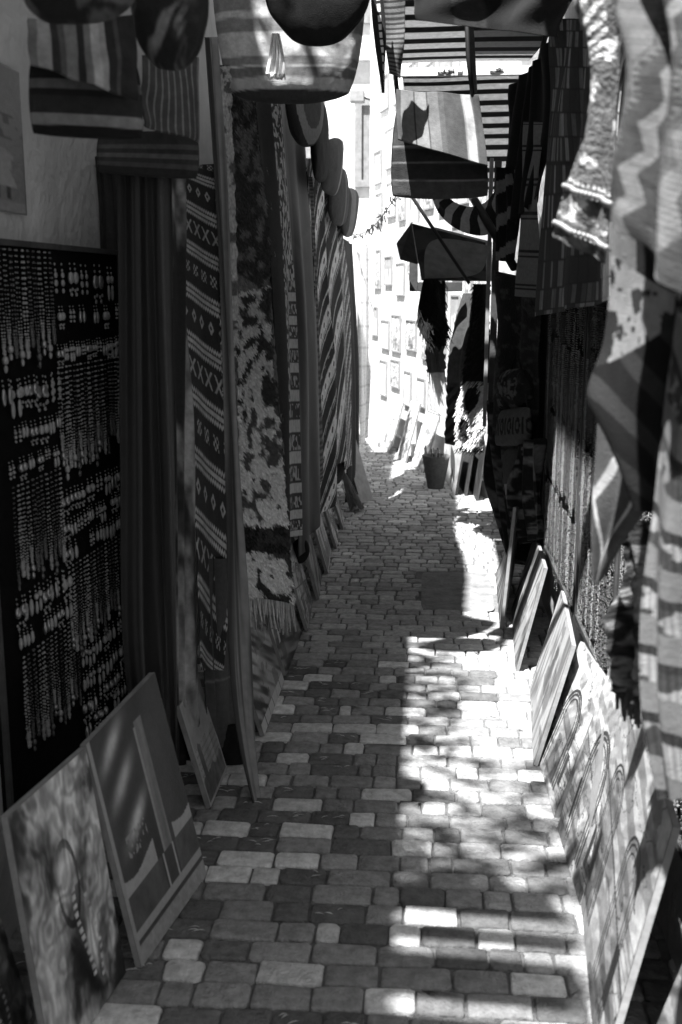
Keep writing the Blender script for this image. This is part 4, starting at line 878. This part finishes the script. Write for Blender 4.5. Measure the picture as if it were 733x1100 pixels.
# striped scarf swooping
pc = [(463, 205), (470, 222), (484, 236), (503, 245), (522, 246), (540, 232), (552, 205)]; pc2 = [(472, 204), (480, 215), (492, 222), (506, 224), (520, 218), (533, 200), (545, 180)]
C('scarf', 'banded black and white scarf looped below the hanging bag', 'scarf', [(x, y + 6, 5.85) for x, y in pc], [(x, y - 2, 5.9) for x, y in pc2], lambda U, V, x, y: np.where(np.mod(V * 5.5 + .2, 1) > .52, .30, .02), GR2, folds=(1, .02), nu=40, nv=200, seed=31)
C('scarf', 'black and pale banded cloth hanging beside the pole', 'scarf', [(535, 180, 5.6), (532, 230, 5.6), (534, 280, 5.6)], [(556, 180, 5.5), (558, 230, 5.5), (553, 282, 5.5)], lambda U, V, x, y: np.where((np.mod(V * 3 + U * .5, 1) > .62), .16, .012), GR2, folds=(2, .02), nu=40, nv=80, seed=32)
# tilted painting used as a small roof
nb = P(453, 301, 7.0); fb = P(528, 302, 6.8); nt_ = P(443, 240, 6.55); ft = P(528, 262, 6.45)
painting('large dark landscape painting tilted like a small roof over the lane', nb, fb, nt_, ft, lambda U, V: np.where(U > .93, .4, .008 + .035 * sstep(.35, .65, vn(U * 5 + np.sin(V * 6), V * 14 + 2 * np.sin(U * 5), 3)) + .012 * fbm(U * 12, V * 20, 5)), group='paintings hung under the right awning')
q = [P(442, 240, 6.6), P(426, 262, 6.8), P(430, 279, 7.0), P(449, 284, 6.9)]
m = MB(); m.poly(q); o = m.build('board', 'darkwood'); md = o.modifiers.new('thickness', 'SOLIDIFY'); md.thickness = .02; tag(o, 'dark back edge of a board projecting left of the tilted painting', 'board')
m = MB(); nrm = Vector((0, .03, 0)); y_ = 7.05
for (x0, x1, ya, yb) in ((440, 449, 262, 313), (449, 497, 303, 313)):
    a = P(x0, yb, y_); m.box(a, P(x1, yb, y_) - a, nrm, P(x0, ya, y_) - a)
tag(m.build('picture_frame', 'darkwood', None, bevel=.003), 'empty dark frame corner hanging below the tilted painting', 'frame')
# black tassel and cloth below
o = shag_rug('tassel', 'bushy black wool tassel hanging under the dark frame', [(456, 300, 6.9), (450, 330, 6.9), (450, 352, 6.9), (458, 370, 6.9)], [(478, 300, 6.95), (481, 330, 6.95), (480, 350, 6.95), (476, 372, 6.95)], lambda U, V, x, y: .012 + 0 * U, GR2, tuft=.05, density=9000, folds=(1, .04), nu=30, nv=40, mat='wool', seed=33)
o['category'] = 'tassel'
C('scarf', 'grey cloth end hanging from the bushy black tassel', 'scarf', [(459, 355, 7.0), (457, 380, 7.0), (460, 405, 7.0), (463, 440, 7.0)], [(476, 355, 7.0), (477, 380, 7.0), (479, 405, 7.0), (480, 450, 7.0)], lambda U, V, x, y: np.where(V > .62, .5, .09) * (.8 + .4 * fbm(x * 30, y * 30)), GR2, folds=(1.5, .015), nu=30, nv=80, seed=34, ragged=.02)
C('rug', 'dark rug with a small figure hanging beside the tufted one', 'rug', [(500, 315, 7.2), (490, 345, 7.2), (483, 380, 7.2), (481, 430, 7.2), (479, 476, 7.2)], [(512, 315, 7.0), (511, 345, 7.0), (507, 380, 7.0), (503, 430, 7.0), (503, 484, 7.0)], lambda U, V, x, y: np.where((V > .48) & (V < .66), .07, np.where(V >= .68, np.where(np.mod(y / .07 + x / .1, 1) > .5, .07, .02), .05)) * (.7 + .6 * fbm(x * 40, y * 40)), GR2, folds=(1, .02), nu=50, nv=140, seed=35, ragged=.02)
shag_rug('rug', 'tufted rug of black and white wool rings hanging by the pole', [(503, 305, 6.9), (506, 360, 6.9), (501, 410, 6.9), (494, 445, 6.9), (497, 482, 6.9)], [(528, 305, 6.6), (526, 360, 6.6), (524, 410, 6.6), (524, 445, 6.6), (520, 486, 6.6)],
  lambda U, V, x, y: np.where(V < .5, .015 + .02 * (U > .8), np.where((np.hypot((U - .45) * .9, (V - .62) * 2.2) < .24) | (np.hypot((U - .35) * .9, (V - .83) * 2.2) < .17) | (V > .95), .015, .55)), GR2, tuft=.03, density=5000, folds=(1, .03), nu=40, nv=120, mat='wool', seed=36, ragged=.03)
C('cloth', 'dark narrow hanging behind the pole on the right', 'cloth', [(536, 290, 5.9), (534, 340, 5.9), (530, 400, 5.9), (526, 470, 5.9)], [(582, 310, 5.2), (580, 360, 5.2), (578, 400, 5.2), (576, 450, 5.2)], shag([(-.1, 1.1, .012, .05, .6)], 9, 30), GR2, folds=(2, .02), nu=50, nv=100, seed=37, mat='wool')
C('cloth', 'narrow black cloth hanging between the ring motif bag and the necklaces', 'cloth', [(570, 290, 5.5), (570, 400, 5.5), (568, 500, 5.5), (566, 590, 5.5)], [(594, 285, 5.17), (593, 400, 5.17), (591, 500, 5.17), (588, 590, 5.17)], plain(.012), GR2, folds=(2, .01), nu=40, nv=60, seed=44)
# woven shoulder bag with ring motifs, and the pouches below it
def ioi(U, V, x, y):
    r = .10 * np.ones(U.shape); k = np.mod(U * 4.5, 1); vv = (V - .5) / .22
    ring = np.abs(np.hypot((k - .5) / .27, vv) - .75) < .25
    bar = (np.abs(k) < .09) | (np.abs(k - 1) < .09)
    return np.where((ring | (bar & (np.abs(vv) < 1))), .02, r) * (.8 + .4 * fbm(x * 50, y * 50))
pouch('grey woven bag with a band of dark ring and bar motifs', (538, 440, 5.55), (570, 436, 5.2), (571, 478, 5.2), (531, 480, 5.55), ioi, t=.07, rnd=.15, group='bags hanging by the right post', strap=True, seed=41)
pouch('dark crumpled bag hanging directly above the ring motif bag', (536, 398, 5.6), (570, 394, 5.25), (570, 440, 5.25), (538, 444, 5.6), lambda U, V, x, y: .015 + .10 * sstep(.56, .62, fbm(x * 30, y * 30, 3)), t=.12, rnd=.6, group='bags hanging by the right post', strap=False, seed=42, crease=.02)
pouch('grey bag painted half lit hanging below the ring motif bag', (539, 482, 5.45), (560, 482, 5.35), (562, 540, 5.35), (544, 545, 5.45), lambda U, V, x, y: np.where(V > .6, .3, .08) - .2 * (np.abs(V - .8) < .015), t=.05, rnd=.3, group='bags hanging by the right post', strap=False, seed=43)  # sunlit lower part is put into the pattern as a paler tone
C('cloth', 'black ragged cloth hanging low between the bags and the necklaces', 'cloth', [(556, 478, 5.25), (552, 540, 5.25), (560, 585, 5.2)], [(580, 470, 4.95), (580, 540, 4.95), (582, 578, 4.95)], shag([(-.1, 1.1, .012, .12, .56)], 15, 30), GR2, folds=(2, .03), nu=40, nv=60, seed=38)
C('cloth', 'black drape behind the bag painted half lit', 'cloth', [(522, 430, 5.95), (524, 480, 5.95), (531, 540, 5.9), (546, 592, 5.75)], [(572, 440, 5.3), (572, 500, 5.3), (570, 560, 5.3), (566, 610, 5.3)], shag([(-.1, 1.1, .012, .09, .55)], 19, 24), GR2, folds=(3, .03), nu=40, nv=60, seed=39)
# boards edge-on by the wall
for (b0, b1, t0, t1, lb, c_) in [((489, 532), (478, 512), (498, 478), (484, 468), 'pale board leaning beside the basket', .4), ((500, 533), (492, 518), (509, 476), (500, 470), 'dark board leaning behind the pale one by the basket', .05), ((512, 538), (504, 524), (522, 480), (512, 470), 'dark board leaning nearest the post', .03)]:
    nb = G(*b0); fb = G(*b1); painting(lb, nb, fb, P(t0[0], t0[1], nb.y), P(t1[0], t1[1], fb.y), lambda U, V, c_=c_: c_ * (.7 + .6 * fbm(U * 5, V * 8)), group='boards leaning by the basket', nu=20, nv=20, edge='darkwood')
